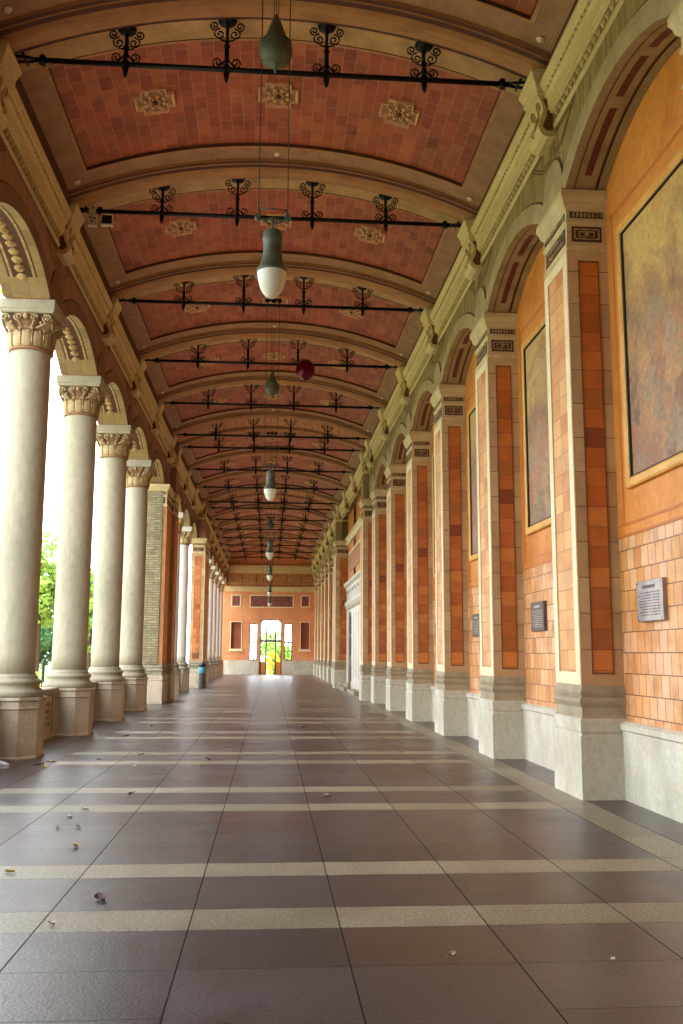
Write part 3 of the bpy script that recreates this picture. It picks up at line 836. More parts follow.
for i, c in enumerate(C[:-1]):
    if i < 1 or C[i+1]-c < 2.5: continue
    if i in (7, 9, 11): continue
    o = pp if not pu else copy_tree(pp); pu = True
    o.location = (-4.32, (c+C[i+1])/2, 0)
    tag(o, 'low stone parapet with lattice panel in the %s opening of the colonnade from the camera' % ORD[n], 'parapet', 'parapets between column pedestals'); n += 1

# ------------------------------------------------------------------ tie rods with hangers
def scroll(m, u0, z0, r, d, turns=1.4, start=0, rad=.012, flip=1):
    pts = [(u, 0, z) for u, z in spiral(u0, z0, r, turns, d, 14, start)]
    m.tube(pts, rad, 5)
def hanger_mesh(H, name, parent):
    m = MB().mat('iron')
    m.tube([(0, 0, -.02), (0, 0, H*.3), (0, 0, H*.55), (0, 0, H)], .022, 8, [1, 1.5, 1.0, 1.2])
    m.lathe([(.001, -.2), (.02, -.17), (.035, -.11), (.045, -.06), (.03, -.03), (.05, .02), (.05, .05), (.03, .07)], n=8)
    m.lathe([(.03, H*.42), (.045, H*.46), (.03, H*.5)], n=8, cap=False)
    for d in (-1, 1):
        scroll(m, d*.12, .10, .075, d, 1.5, -PI/2)
        m.tube([(0, 0, .2), (d*.03, 0, .12), (d*.12, 0, .025)], .014, 5)
        m.tube([(d*.12, 0, .025), (d*.2, 0, .03), (d*.24, 0, .02)], .012, 5)
        scroll(m, d*.10, H-.22, .085, -d, 1.5, PI/2)
        scroll(m, d*.17, H-.10, .065, d, 1.4, -PI/2)
        m.tube([(0, 0, H*.5), (d*.03, 0, H-.32), (d*.10, 0, H-.30)], .012, 5)
        m.tube([(0, d*.02, H*.55), (0, d*.1, H-.22), (0, d*.15, H-.10), (0, d*.09, H-.04)], .012, 5)
    m.lathe([(.02, H-.1), (.11, H-.06), (.13, H-.03), (.12, H)], n=10)
    return m.build(name, parent)
def make_rod():
    e = empty('tie_rod'); XR = 3.2
    m = MB().mat('iron')
    m.tube([(-XR, 0, 0), (0, 0, 0), (XR, 0, 0)], .036, 10)
    m.build('bar', e)
    for s in (-1, 1):
        m = MB().mat('iron')
        # forked eye reaching to the console
        for d in (-1, 1):
            m.tube([(s*(XR-.05), 0, 0), (s*(XR+.02), d*.07, d*.02), (s*(XR+.12), d*.10, d*.03), (s*(XR+.22), d*.09, d*.02), (s*(XR+.28), d*.03, 0)], .02, 6)
        m.tube([(s*(XR-.12), 0, -.06), (s*(XR-.12), 0, .06)], .045, 8)
        m.tube([(s*(XR+.1), -.13, 0), (s*(XR+.1), .13, 0)], .018, 6)
        m.build('end_clasp', e)
    for x in (-2.0, -.67, .67, 2.0):
        H = vz(x)-9.335
        h = hanger_mesh(H, 'hanger', e); h.location = (x, 0, 0)
    return e
rp = make_rod(); ru = False
for i, c in enumerate(C):
    if i < 1: continue
    o = rp if not ru else copy_tree(rp); ru = True
    o.location = (-.03, c+.37, 9.335)
    tag(o, 'black iron tie rod with four scrolled hangers, %s from the camera under the vault' % ORD[i-1], 'tie rod', 'iron tie rods across the vault')

# ------------------------------------------------------------------ ceiling medallions
def medal_mesh(rot, name, parent):
    m = MB(); a, b, c = .31, .31, .17
    def out(s, z):
        return [(x*s, y*s, z) for x, y in ((-a, -c), (-c-.03, -c), (-c-.03, -b), (c+.03, -b), (c+.03, -c), (a, -c), (a, c), (c+.03, c), (c+.03, b), (-c-.03, b), (-c-.03, c), (-a, c))]
    m.mat('capstone2'); m.loft([out(1, .04), out(1, -.02), out(.93, -.035), out(.88, -.02)], cap=True)
    rim = out(.95, -.035); m.tube(rim+[rim[0]], .014, 5)
    m.mat('groove2'); m.loft([out(.84, -.021), out(.84, -.024)]); m.mat('capstone2')
    for k in range(8):
        th = PI/4*k+.39; m.lathe([(.001, -.06), (.028, -.05), (.035, -.03), (.03, -.0)], .15*math.cos(th), .15*math.sin(th), 7)
    for k in range(10):
        th = 2*PI*k/10; m.tube([(.05*math.cos(th), .05*math.sin(th), -.03), (.09*math.cos(th), .09*math.sin(th), -.06), (.12*math.cos(th+.2), .12*math.sin(th+.2), -.03)], .012, 4)
    for sx in (-1, 1):
        for sy in (-1, 1):
            sp = spiral(sx*.2, sy*.1, .045, 1.3, sx*sy, 10); m.tube([(u, v, -.03) for u, v in sp], .01, 4)
            sp = spiral(sx*.1, sy*.22, .045, 1.3, -sx*sy, 10); m.tube([(u, v, -.03) for u, v in sp], .01, 4)
    m.mat('groove'); m.lathe([(.001, -.07), (.03, -.065), (.04, -.04), (.04, -.02)], 0, 0, 8)
    return m
M['capstone2'] = stone('terracotta_relief_stone', (206, 146, 94), (240, 192, 138), 6, .65, .3)
mm = medal_mesh(0, '', None); base_medal = None
places = {-1.88: 'colonnade side', 0: 'middle', 1.88: 'painted wall side'}
nb = 0
for i in range(1, len(C)-1):
    if C[i+1]-C[i] < 2.5: continue
    yc = (C[i]+C[i+1])/2
    for x, pl in places.items():
        if base_medal is None: o = base_medal = mm.build('ceiling_medallion')
        else: o = base_medal.copy(); COL.objects.link(o)
        o.location = (x, yc, vz(x)+.045); o.rotation_euler = (0, math.asin(x/RV), 0)
        tag(o, 'carved medallion on the %s of the %s tiled ceiling bay from the camera' % (pl, ORD[nb]), 'medallion', 'carved medallions on the vault tiles')
    # rosettes at the corners of each bay border and the crown
    nb += 1
rs = None; nb = 0
for i in range(1, len(C)-1):
    if C[i+1]-C[i] < 2.5: continue
    y = C[i+1]-RH-.17
    for x, pl in ((-3.34, 'colonnade corner'), (0, 'crown'), (3.34, 'painted wall corner')):
        if rs is None:
            m = MB().mat('whitetrim'); m.lathe([(.05, .0), (.055, -.02), (.045, -.03), (.03, -.025), (.025, -.045), (.001, -.055)][::-1], n=12); rs = m.build('border_rosette'); o = rs
        else: o = rs.copy(); COL.objects.link(o)
        o.location = (x, y, vz(x)); o.rotation_euler = (0, math.asin(x/RV), 0)
        tag(o, 'small pale rosette at the %s of the %s ceiling border from the camera' % (pl, ORD[nb]), 'rosette', 'pale rosettes on the ceiling borders')
    nb += 1

# ------------------------------------------------------------------ paintings and plaques
tints = [(178, 142, 96), (150, 124, 104), (140, 112, 96), (160, 132, 92)]
for k, i in enumerate([2, 3, 4, 5, 6, 7]):
    y0, y1 = C[i]+PH+.35, C[i+1]-PH-.35
    # frame corners measured on the wall: near pier face .. far
    yb = C[i+1]-PH-.41; ya = C[i]+PH+.36
    e = empty('wall_painting', (XW, 0, 0))
    m = MB().mat('goldframe'); z0, z1 = 3.50, 6.66; x = -.05
    def bar(a, b, c, d):
        m.loft([[(0, a, c), (0, b, c), (0, b, d), (0, a, d)], [(-.05, a, c), (-.05, b, c), (-.05, b, d), (-.05, a, d)], [(-.065, a+.02, c+.02), (-.065, b-.02, c+.02), (-.065, b-.02, d-.02), (-.065, a+.02, d-.02)]])
    bar(ya, ya+.11, z0, z1); bar(yb-.11, yb, z0, z1); bar(ya+.11, yb-.11, z0, z0+.11); bar(ya+.11, yb-.11, z1-.11, z1)
    m.build('frame', e)
    m = MB().mat('framedk')
    for (a, b, c, d) in ((ya+.11, ya+.14, z0+.11, z1-.11), (yb-.14, yb-.11, z0+.11, z1-.11), (ya+.11, yb-.11, z0+.11, z0+.13), (ya+.11, yb-.11, z1-.13, z1-.11)): m.box(-.045, 0, a, b, c, d)
    m.build('inner_edge', e)
    M['paint%d' % k] = paintmat('faded_mural_%d' % k, k+1.5, tints[k % 4])
    m = MB().mat('paint%d' % k); m.box(-.02, 0, ya+.14, yb-.14, z0+.13, z1-.13); m.build('canvas', e)
    lab = ['large gold-framed mural beside the nearest visible pier, cut by the frame', 'gold-framed mural above the dark bronze plaque, behind the nearest visible pier', 'narrowly visible gold-framed mural above the second small plaque', 'framed mural in the fourth arched bay of the painted wall', 'framed mural in the fifth arched bay of the painted wall', 'framed mural in the last arched bay before the marble doorway'][k]
    tag(e, lab, 'painting', 'framed murals between the piers')
    yc = yb+.02-.14-.35 if True else 0
    yc = C[i+1]-PH-.30-.62
    e = empty('wall_plaque', (XW, yc, 2.2))
    mk, tk = ('bronzepl', 'text') if k == 0 else ('bronzepl2', 'text2')
    m = MB().mat(mk); m.loft([[(0, -a, -b), (0, a, -b), (0, a, b), (0, -a, b)] for a, b in ((.34, .22), )]+[[(xx, -a, -b), (xx, a, -b), (xx, a, b), (xx, -a, b)] for xx, a, b in ((-.05, .34, .22), (-.056, .335, .215))])
    m.build('plate', e)
    m = MB().mat(tk); z = .15; rnd = random.Random(k)
    m.box(-.058, -.056, -.16, .16, .13, .165)
    for r in range(9):
        z = .08-.03*r; y = -.27
        while y < .2+.05*rnd.random():
            wd = .025+.06*rnd.random(); m.box(-.0575, -.056, y, y+wd, z, z+.011); y += wd+.018
    m.build('engraved_lines', e)
    for sy in (-1, 1):
        for sz in (-1, 1):
            m = MB().mat('bronze'); m.box(-.06, -.054, sy*.31-.008, sy*.31+.008, sz*.19-.008, sz*.19+.008); m.build('screw', e)
    lab = ['bright metal plaque on the terracotta tiles of the nearest bay', 'dark bronze plaque on the tiles beyond the nearest visible pier', 'small dark bronze plaque on the tiles beyond the second visible pier', 'bronze plaque in the fourth tiled bay of the painted wall', 'bronze plaque in the fifth tiled bay of the painted wall', 'bronze plaque in the tiled bay just before the marble doorway'][k]
    tag(e, lab, 'plaque', 'inscribed plaques on the tiled wall')

# ------------------------------------------------------------------ marble doorway in the painted wall
e = empty('door_surround', (0, 0, 0))
tag(e, 'pale marble doorway with a scalloped arch and steps in the painted wall', 'doorway')
m = MB().mat('marble')
X0, X1 = 3.78, 3.93
openings = [(43.2, 44.9)]
prev = 37.4
for (a, b) in openings:
    m.box(X0, X1, prev, a, 0, 4.7); m.box(X0-.05, X1, prev+.02, a-.02, 0, .35); m.box(X0-.03, X1, prev+.02, a-.02, .35, .42); prev = b
    N = 10; c = (a+b)/2; h = (b-a)/2
    pts = [(a, 3.0)]+[(c-h*math.cos(PI*k/N), 3.0+h*.8*math.sin(PI*k/N)**.8) for k in range(1, N)]+[(b, 3.0)]
    for k in range(N):
        (ya, za), (yb, zb) = pts[k], pts[k+1]
        m.face([(X0, ya, za), (X0, yb, zb), (X0, yb, 4.7), (X0, ya, 4.7)]); m.face([(X0, ya, za), (X0, yb, zb), (X1, yb, zb), (X1, ya, za)])
m.box(X0, X1, prev, 46.0, 0, 4.7)
m.build('surround', e)
m = MB().mat('marble'); m.loft([[(X1, 37.3, z), (X1, 46.1, z), (X0-o, 46.1+o*.3, z), (X0-o, 37.3-o*.3, z)] for o, z in ((.0, 4.7), (.03, 4.74), (.03, 4.85), (.1, 4.92), (.14, 4.96), (.14, 5.08), (.05, 5.15))]); m.build('entablature', e)
m = MB().mat('marble')
for j in range(24):
    y = 37.6+j*.36
    m.loft([[(X0-.08*f, y-.12*g, z), (X0+.02, y-.12*g, z), (X0+.02, y+.12*g, z), (X0-.08*f, y+.12*g, z)] for f, g, z in ((.1, .15, 3.72), (.6, .6, 3.86), (1.2, 1.3, 4.05), (1.2, 1.3, 4.16))])
m.mat('groove')
for j in range(6):
    y = 38.2+j*1.3
    for yy in (y, y+.8): m.box(X0-.006, X0, yy, yy+.05, 4.2, 4.62)
    m.box(X0-.006, X0, y, y+.85, 4.6, 4.66)
for yy in (38.6, 39.7, 40.8, 41.9): m.box(X0-.006, X0, yy, yy+.05, .6, 3.5)
m.build('scalloped_corbels', e)
for (a, b) in openings:
    m = MB().mat('doordark'); m.box(3.86, 3.93, a, b, 0, 4.5)
    m.mat('groove')
    for zz in (.3, 1.6, 2.6):
        for (ya, yb) in ((a+.1, (a+b)/2-.06), ((a+b)/2+.06, b-.1)): m.box(3.84, 3.87, ya, yb, zz, zz+.85)
    m.build('door_leaf', e)
m = MB().mat('base'); m.box(3.4, 3.8, 37.6, 41.0, 0, .16); m.box(3.4, 3.8, 42.8, 45.3, 0, .16); m.box(3.58, 3.8, 42.9, 45.2, .16, .3); m.build('steps', e)

# ------------------------------------------------------------------ end wall
YE = YEND; CX = .12
w = MB()
def holewall(x0, x1, z0, z1, holes, y, key):
    """wall rectangle with rectangular holes, cells"""
    xs = sorted({x0, x1, *[h[0] for h in holes], *[h[1] for h in holes]}); zs = sorted({z0, z1, *[h[2] for h in holes], *[h[3] for h in holes]})
    w.mat(key)
    for a in range(len(xs)-1):
        for b in range(len(zs)-1):
            cx, cz = (xs[a]+xs[a+1])/2, (zs[b]+zs[b+1])/2
            if any(h[0] < cx < h[1] and h[2] < cz < h[3] for h in holes): continue
            w.face([(xs[a], y, zs[b]), (xs[a+1], y, zs[b]), (xs[a+1], y, zs[b+1]), (xs[a], y, zs[b+1])])
holes = [(CX-.90, CX+.90, 0, 4.55), (CX-1.78, CX-1.10, 1.15, 4.2), (CX+1.10, CX+1.78, 1.15, 4.2), (-3.2, -2.35, 2.1, 4.3), (2.6, 3.3, 2.1, 4.3)]
holewall(-4.6, 4.6, 0, 10.5, holes, YE, 'endred')
for (a, b, c, d) in holes:
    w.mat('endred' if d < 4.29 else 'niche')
    for (p, q) in (((a, c), (b, c)), ((b, c), (b, d)), ((b, d), (a, d)), ((a, d), (a, c))):
        w.face([(p[0], YE, p[1]), (q[0], YE, q[1]), (q[0], YE+.35, q[1]), (p[0], YE+.35, p[1])])
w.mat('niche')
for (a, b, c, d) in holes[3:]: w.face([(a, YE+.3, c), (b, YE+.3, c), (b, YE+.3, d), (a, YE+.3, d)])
w.mat('greystone')
for (a, b) in ((-3.7, CX-.98), (CX+.98, 3.9)): w.box(a, b, YE-.08, YE, 0, 1.05); w.box(a, b, YE-.11, YE, 1.05, 1.15)
w.mat('endpanel'); w.box(-1.62, 1.9, YE-.03, YE, 5.6, 6.5); w.box(-3.15, -2.5, YE-.03, YE, 5.65, 6.5); w.box(2.65, 3.25, YE-.03, YE, 5.65, 6.5)
w.mat('whitetrim')
def fr(a, b, c, d, t=.08):
    w.box(a-t, b+t, YE-.06, YE, c-t, c); w.box(a-t, b+t, YE-.06, YE, d, d+t); w.box(a-t, a, YE-.06, YE, c, d); w.box(b, b+t, YE-.06, YE, c, d)
fr(-1.62, 1.9, 5.6, 6.5); fr(-3.15, -2.5, 5.65, 6.5); fr(2.65, 3.25, 5.65, 6.5); fr(-3.2, -2.35, 2.1, 4.3, .06); fr(2.6, 3.3, 2.1, 4.3, .06)
w.box(-3.35, -2.2, YE-.14, YE, 1.9, 2.04); w.box(2.45, 3.45, YE-.14, YE, 1.9, 2.04)
w.mat('cornice'); w.box(-3.7, 3.8, YE-.10, YE, 6.86, 7.0); w.box(-3.7, 3.8, YE-.16, YE, 7.0, 7.12); w.box(-3.7, 3.8, YE-.22, YE, 7.12, 7.26)
w.box(-3.6, 3.7, YE-.10, YE, 8.4, 8.52); w.box(-3.6, 3.7, YE-.2, YE, 8.52, 8.8); w.box(-3.6, 3.7, YE-.3, YE, 8.8, 9.05)
w.mat('relief'); w.box(-3.6, 3.7, YE-.04, YE, 7.3, 8.4)
w.mat('line')
for x in (-2.4, -1.15, .1, 1.35, 2.6): w.box(x-.02, x+.02, YE-.05, YE, 7.3, 8.4)
w.mat('gilt')
for x in (-3.0, -1.8, -.5, .75, 2.0, 3.1):
    for k in range(16):
        t0, t1 = 2*PI*k/16, 2*PI*(k+1)/16
        w.face([(x+.3*math.cos(t0), YE-.055, 7.85+.3*math.sin(t0)), (x+.3*math.cos(t1), YE-.055, 7.85+.3*math.sin(t1)), (x+.24*math.cos(t1), YE-.055, 7.85+.24*math.sin(t1)), (x+.24*math.cos(t0), YE-.055, 7.85+.24*math.sin(t0))])
struct(w, 'wall_back.001')
bpy.data.objects['wall_back.001'].name = 'wall_front'
# glazed door with fanlight
d = MB().mat('doordark'); y = YE+.12
def dbar(m, a, b, c, z, t=.04): m.box(a, b, y-t, y+t, c, z)
for x in (CX-.9, CX-.42, CX+.36, CX+.84): dbar(d, x-.02, x+.08, 0, 4.5, .07)
dbar(d, CX-.9, CX+.9, 2.68, 2.84, .06); dbar(d, CX-.05, CX+.03, 2.8, 4.5, .04); dbar(d, CX-.9, CX+.9, 4.05, 4.1, .02); dbar(d, CX-.9, CX+.9, 4.47, 4.55)
d.mat('endred')
N = 8
for s in (-1, 1):
    for k in range(N):
        t0, t1 = PI/2*k/N, PI/2*(k+1)/N
        d.face([(CX+s*.9*math.cos(t0), y-.05, 4.05+.5*math.sin(t0)), (CX+s*.9*math.cos(t1), y-.05, 4.05+.5*math.sin(t1)), (CX+s*.9*math.cos(t1), y-.05, 4.56), (CX+s*.9*math.cos(t0), y-.05, 4.56)])
d.mat('orange'); dbar(d, CX-.85, CX-.42, 0, 1.05, .03); dbar(d, CX+.42, CX+.85, 0, 1.05, .03)
do = struct(d, 'door_1')
g = MB().mat('glass'); g.box(CX-.84, CX-.42, y-.004, y+.004, 1.05, 2.72); g.box(CX+.42, CX+.84, y-.004, y+.004, 1.05, 2.72); g.box(CX-.84, CX+.84, y-.004, y+.004, 2.82, 4.47)
g.build('pane', do)
for k, (a, b) in enumerate(((CX-1.78, CX-1.10), (CX+1.10, CX+1.78))):
    m = MB().mat('framedk')
    m.box(a, a+.07, y-.05, y+.03, 1.15, 4.2); m.box(b-.07, b, y-.05, y+.03, 1.15, 4.2); m.box(a, b, y-.03, y+.03, 1.15, 1.22); m.box(a, b, y-.03, y+.03, 4.13, 4.2); m.box(a, b, y-.03, y+.03, 2.6, 2.72)
    m.box((a+b)/2-.03, (a+b)/2+.03, y-.04, y+.02, 1.15, 4.2)
    for zz in (1.9, 3.3): m.box(a, b, y-.03, y+.02, zz, zz+.05)
    o = struct(m, 'window_%d' % (k+1))
    g = MB().mat('glass'); g.box(a+.05, b-.05, y-.004, y+.004, 1.22, 4.13); g.build('pane', o)

# ------------------------------------------------------------------ lamps
def make_lamp():
    e = empty('pendant_lamp')   # origin at globe bottom, height z up ; ceiling at 4.93
    m = MB().mat('globe')
    m.lathe([(.001, .03), (.03, .033), (.06, .05), (.088, .085), (.113, .135), (.131, .19), (.142, .24), (.147, .28), (.148, .30)], n=28)
    m.build('globe', e)
    m = MB().mat('bronze')
    m.lathe([(.15, .29), (.156, .305), (.15, .32), (.125, .36), (.105, .42), (.092, .50), (.09, .60), (.092, .615), (.098, .62), (.10, .635), (.095, .65), (.095, .70), (.075, .73), (.03, .745), (.02, .75)], n=24)
    m.build('housing', e)
    m = MB().mat('bronze')
    m.tube([(0, 0, .74), (0, 0, .88)], .012, 6)
    m.tube([(-.16, 0, .86), (-.08, 0, .845), (0, 0, .87), (.08, 0, .845), (.15, 0, .87)], .014, 6)
    for s in (-1, 1): m.tube([(s*.15, -.03, .87), (s*.15, .03, .87)], .032, 8)
    for s in (-1, 1): m.tube([(s*.02, 0, .80), (s*.08, 0, .83), (s*.13, 0, .86)], .009, 5)
    m.tube([(-.13, 0, .96), (0, 0, .965), (.13, 0, .955)], .008, 5); m.tube([(-.13, 0, .87), (-.13, 0, .96)], .008, 5); m.tube([(.13, 0, .87), (.13, 0, .96)], .008, 5)
    m.build('suspension_bar', e)
    m = MB().mat('wire')
    for s in (-1, 1): m.tube([(s*.145, 0, .88), (s*.14, 0, 4.8)], .0055, 5)
    m.build('cable', e)
    m = MB().mat('bronze')
    m.lathe([(.001, 2.44), (.014, 2.45), (.018, 2.52), (.09, 2.54), (.14, 2.57), (.16, 2.62), (.17, 2.66), (.17, 2.72), (.16, 2.755), (.165, 2.77), (.135, 2.79), (.118, 2.81), (.085, 2.91), (.05, 3.01), (.018, 3.09), (.008, 3.1)], n=24)
    cw = m.build('counterweight', e)
    m = MB().mat('wire')
    for s in (-1, 0, 1): m.tube([(s*.02, 0, 3.06), (s*.06, 0, 4.8)], .004, 4)
    m.build('strand', cw)
    m = MB().mat('iron'); m.tube([(-.2, 0, 4.82), (.2, 0, 4.82)], .03, 8)
    for s in (-.14, 0, .14): m.tube([(s, -.03, 4.8), (s, .03, 4.8)], .05, 10)
    m.tube([(0, 0, 4.82), (0, 0, 5.12)], .02, 6)
    m.build('ceiling_pulley', e)
    return e
lp = make_lamp(); lu = False
LL = ['large globe lamp hanging nearest the camera', 'pale globe lamp hanging second from the camera', 'third globe lamp down the hall', 'fourth globe lamp down the hall', 'fifth globe lamp down the hall', 'globe lamp hanging nearest the end door']
for k, y in enumerate((8.72, 20.9, 34.2, 44.2, 56.0, 67.7)):
    o = lp if not lu else copy_tree(lp); lu = True
    o.location = (-.035, y, 5.03)
    tag(o, LL[k]+', with bronze housing and counterweight', 'lamp', 'pendant globe lamps down the hall')

# ------------------------------------------------------------------ balloon, camera boxes, bin, shoe
e = empty('party_balloon', (.80, 23.3, 8.93)); tag(e, 'dark crimson balloon caught under an iron tie rod', 'balloon')
m = MB().mat('foil')
rows = []
N = 20
for a in range(11):
    ph = -PI/2+PI*a/10; r = .25*math.cos(ph); z = .27*math.sin(ph)
    rows.append([(r*math.cos(2*PI*k/N)*(1+.05*math.cos(6*PI*k/N)), r*.8*math.sin(2*PI*k/N), z*(1.0+.06*math.cos(2*PI*k/N))) for k in range(N)])
m.grid(rows, close_u=True); m.build('balloon_body', e)
m = MB().mat('foil'); m.lathe([(.035, -.31), (.012, -.275), (.02, -.26)], 0, 0, 8); m.build('knot', e)
e = empty('surveillance_box', (-3.2, 15.55, 9.2)); tag(e, 'small ivory device box with round openings at the console end of a tie rod', 'device')
m = MB().mat('plastic'); m.box(-.07, .07, -.05, .05, -.22, -.02); m.box(-.06, .05, -.06, .04, 0, .08); m.build('housing', e)
m = MB().mat('black')
for (x, z) in ((-.03, -.08), (.04, -.10), (-.0, -.15)): m.tube([(x, -.049, z), (x, -.058, z)], .018, 8)
m.build('sockets', e)
m = MB().mat('grey'); m.tube([(0, 0, -.05), (0, .02, .14)], .015, 6); m.build('mounting_arm', e)
e = empty('floodlight', (-2.95, 15.55, 9.19)); tag(e, 'small black floodlight with pale rim under a tie rod', 'floodlight')
m = MB().mat('black'); m.box(-.085, .085, -.03, .05, -.17, -.0); m.build('lens', e)
m = MB().mat('plastic')
for (a, b, c, d) in ((-.1, .1, -.01, .01), (-.1, .1, -.19, -.17), (-.1, -.085, -.18, 0), (.085, .1, -.18, 0)): m.box(a, b, -.04, .05, c, d)
m.build('rim', e)
m = MB().mat('grey'); m.tube([(0, .02, 0), (0, .1, .14)], .014, 6); m.build('bracket', e)

e = empty('litter_bin', (-3.22, 46.0, 0)); tag(e, 'slim grey litter bin with a teal band beside the far pillar', 'bin')
m = MB().mat('grey'); m.lathe([(.15, 0), (.16, .02), (.16, .72), (.17, .74)], n=16); m.build('body', e)
m = MB().mat('teal'); m.lathe([(.178, .72), (.185, .74), (.185, .98), (.178, 1.0)], n=16); m.build('band', e)
m = MB().mat('black'); m.lathe([(.17, 1.0), (.17, 1.14), (.12, 1.2), (.02, 1.22)], n=16); m.build('hood', e)

e = empty('sneaker', (-3.80, 13.9, 0), 0); tag(e, 'white tip of a sneaker beside the nearest visible column pedestal', 'shoe')
def shoe(m, zs, wd, key):
    m.mat(key)
    m.loft([[(x, y*wd, z) for x, y in ((-.16, -.035), (-.1, -.045), (0, -.042), (.09, -.05), (.14, -.035), (.155, 0), (.14, .035), (.09, .05), (0, .042), (-.1, .045), (-.16, .035), (-.175, 0))] for z in zs], smooth=False)
m = MB(); shoe(m, (0, .03), 1.05, 'white'); m.build('sole', e)
m = MB().mat('white')
m.loft([[(x*sc+dx, y*sc, z) for x, y in ((-.16, -.035), (-.1, -.045), (0, -.042), (.09, -.05), (.14, -.035), (.155, 0), (.14, .035), (.09, .05), (0, .042), (-.1, .045), (-.16, .035), (-.175, 0))] for sc, dx, z in ((1, 0, .03), (.96, -.005, .055), (.8, -.03, .08), (.5, -.08, .10))], smooth=True); m.build('upper', e)

# ------------------------------------------------------------------ fallen leaves
LV = [(-1.08, 6.54, 'dryleaf2', 1.2, 'reddish brown dead leaf on the dark slab, nearest the camera'), (-1.59, 8.26, 'dryleaf', .9, 'yellow leaf on the dark slabs beside the colonnade'),
      (-1.93, 9.13, 'paleleaf', .7, 'tiny pale leaf on the grey slab, outermost of two'), (-1.75, 9.2, 'paleleaf', .8, 'tiny pale leaf on the grey slab, innermost of two'),
      (-1.88, 10.21, 'paleleaf', 1.0, 'pale leaf lying on the light stone strip'), (-1.94, 9.7, 'paleleaf', .7, 'pale scrap of leaf beyond the two tiny leaves'),
      (-3.17, 13.92, 'dryleaf', 1.3, 'curled yellow leaf near the first pedestal'), (-3.23, 14.55, 'dryleaf', 1.4, 'yellow leaf in the shade of the first pedestal'), (-3.3, 14.2, 'dryleaf2', 1.3, 'brown leaf against the first pedestal'),
      (-1.56, 11.26, 'dryleaf2', 1.0, 'dark leaf on the slabs level with the first pedestal'), (-1.92, 14, 'paleleaf', .9, 'pale leaf on the sunny slabs between the first two pedestals'),
      (-2.78, 19.03, 'dryleaf2', 1.0, 'dark leaf on the slabs beside the third pedestal'), (-0.91, 14.82, 'dryleaf2', 1.2, 'dark curled leaf in the middle of the hall floor'), (-0.95, 14.03, 'dryleaf', .9, 'small tan leaf next to the curled dark leaf'),
      (-2.58, 14.87, 'dryleaf2', .9, 'dark leaf between first and second pedestals, outermost'), (-2.62, 21.77, 'dryleaf2', .9, 'dark leaf far along the colonnade edge'), (-2.03, 15.57, 'dryleaf2', .9, 'dark leaf between the first pedestals, a step inward'),
      (0.68, 11.01, 'paleleaf', .9, 'pale leaf right of the floor centre on a strip'), (1.01, 5.25, 'paleleaf', .45, 'tiny pale fleck on the near dark slab'), (1.84, 5.1, 'paleleaf', .4, 'tiny pale fleck nearest the painted wall'),
      (-1.27, 5.97, 'paleleaf', .5, 'small pale fleck on the near dark slab, outer side'), (0.8, 21.3, 'dryleaf2', 1.1, 'brown leaf in the far middle floor'), (-1.88, 7.35, 'dryleaf', .8, 'tan leaf at the frame edge just before the nearest stone strips')]
for k, (x, y, key, sc, lab) in enumerate(LV):
    m = MB().mat(key); rnd = random.Random(k+5)
    rows = []
    for j in range(7):
        t = j/6; wd = .028*math.sin(PI*min(t*1.05, 1))**.7*(1+.3*rnd.random())+.001
        rows.append([((t-.5)*.11, s*wd, .004+.018*abs(s)*rnd.uniform(.4, 1.2)+.01*t*t) for s in (-1, -.5, 0, .5, 1)])
    m.grid([[(a*sc, b*sc, c) for a, b, c in r] for r in rows]); m.tube([(-.055*sc, 0, .005), (-.09*sc, .01, .008)], .0015, 4)
    o = m.build('fallen_leaf'); o.location = (x, y, 0.001); o.rotation_euler.z = rnd.uniform(0, 6)
    tag(o, lab, 'leaf', 'fallen leaves on the floor')

# ------------------------------------------------------------------ outside
g = MB().mat('grass'); g.face([(-160, -60, -.35), (160, -60, -.35), (160, 220, -.35), (-160, 220, -.35)])
struct(g, 'lawn')
g = MB().mat('gravel'); g.face([(-12, -40, -.3), (-4.4, -40, -.3), (-4.4, 95, -.3), (-12, 95, -.3)]); g.face([(-4.4, YE+.4, -.3), (9, YE+.4, -.3), (9, YE+4, -.3), (-4.4, YE+4, -.3)])
g.mat('ped'); g.box(-5.0, -4.4, YBACK, YEND, -.34, -.02)
struct(g, 'path')
def crown(m, c, r, n, size, rnd, squash=1.0, clusters=None):
    cl = []
    for _ in range(clusters or 26):
        while True:
            p = Vector((rnd.uniform(-1, 1), rnd.uniform(-1, 1), rnd.uniform(-1, 1)))
            if p.length < 1: break
        cl.append((Vector((c[0]+p.x*r*.75, c[1]+p.y*r*.75, c[2]+p.z*r*squash*.8)), r*rnd.uniform(.22, .42)))
    for i in range(n):
        cc, cr = cl[rnd.randrange(len(cl))]
        d = Vector((rnd.gauss(0, 1), rnd.gauss(0, 1), rnd.gauss(0, 1))).normalized()
        p = cc+d*cr*rnd.uniform(.6, 1.05)
        a = Vector((rnd.gauss(0, 1), rnd.gauss(0, 1), rnd.gauss(0, 1))).normalized(); b = a.cross(d).normalized()*size*.5; a = a*size*rnd.uniform(.7, 1.1)
        m.face([p-a*.5, p+b, p+a*.5, p-b])
    return cl
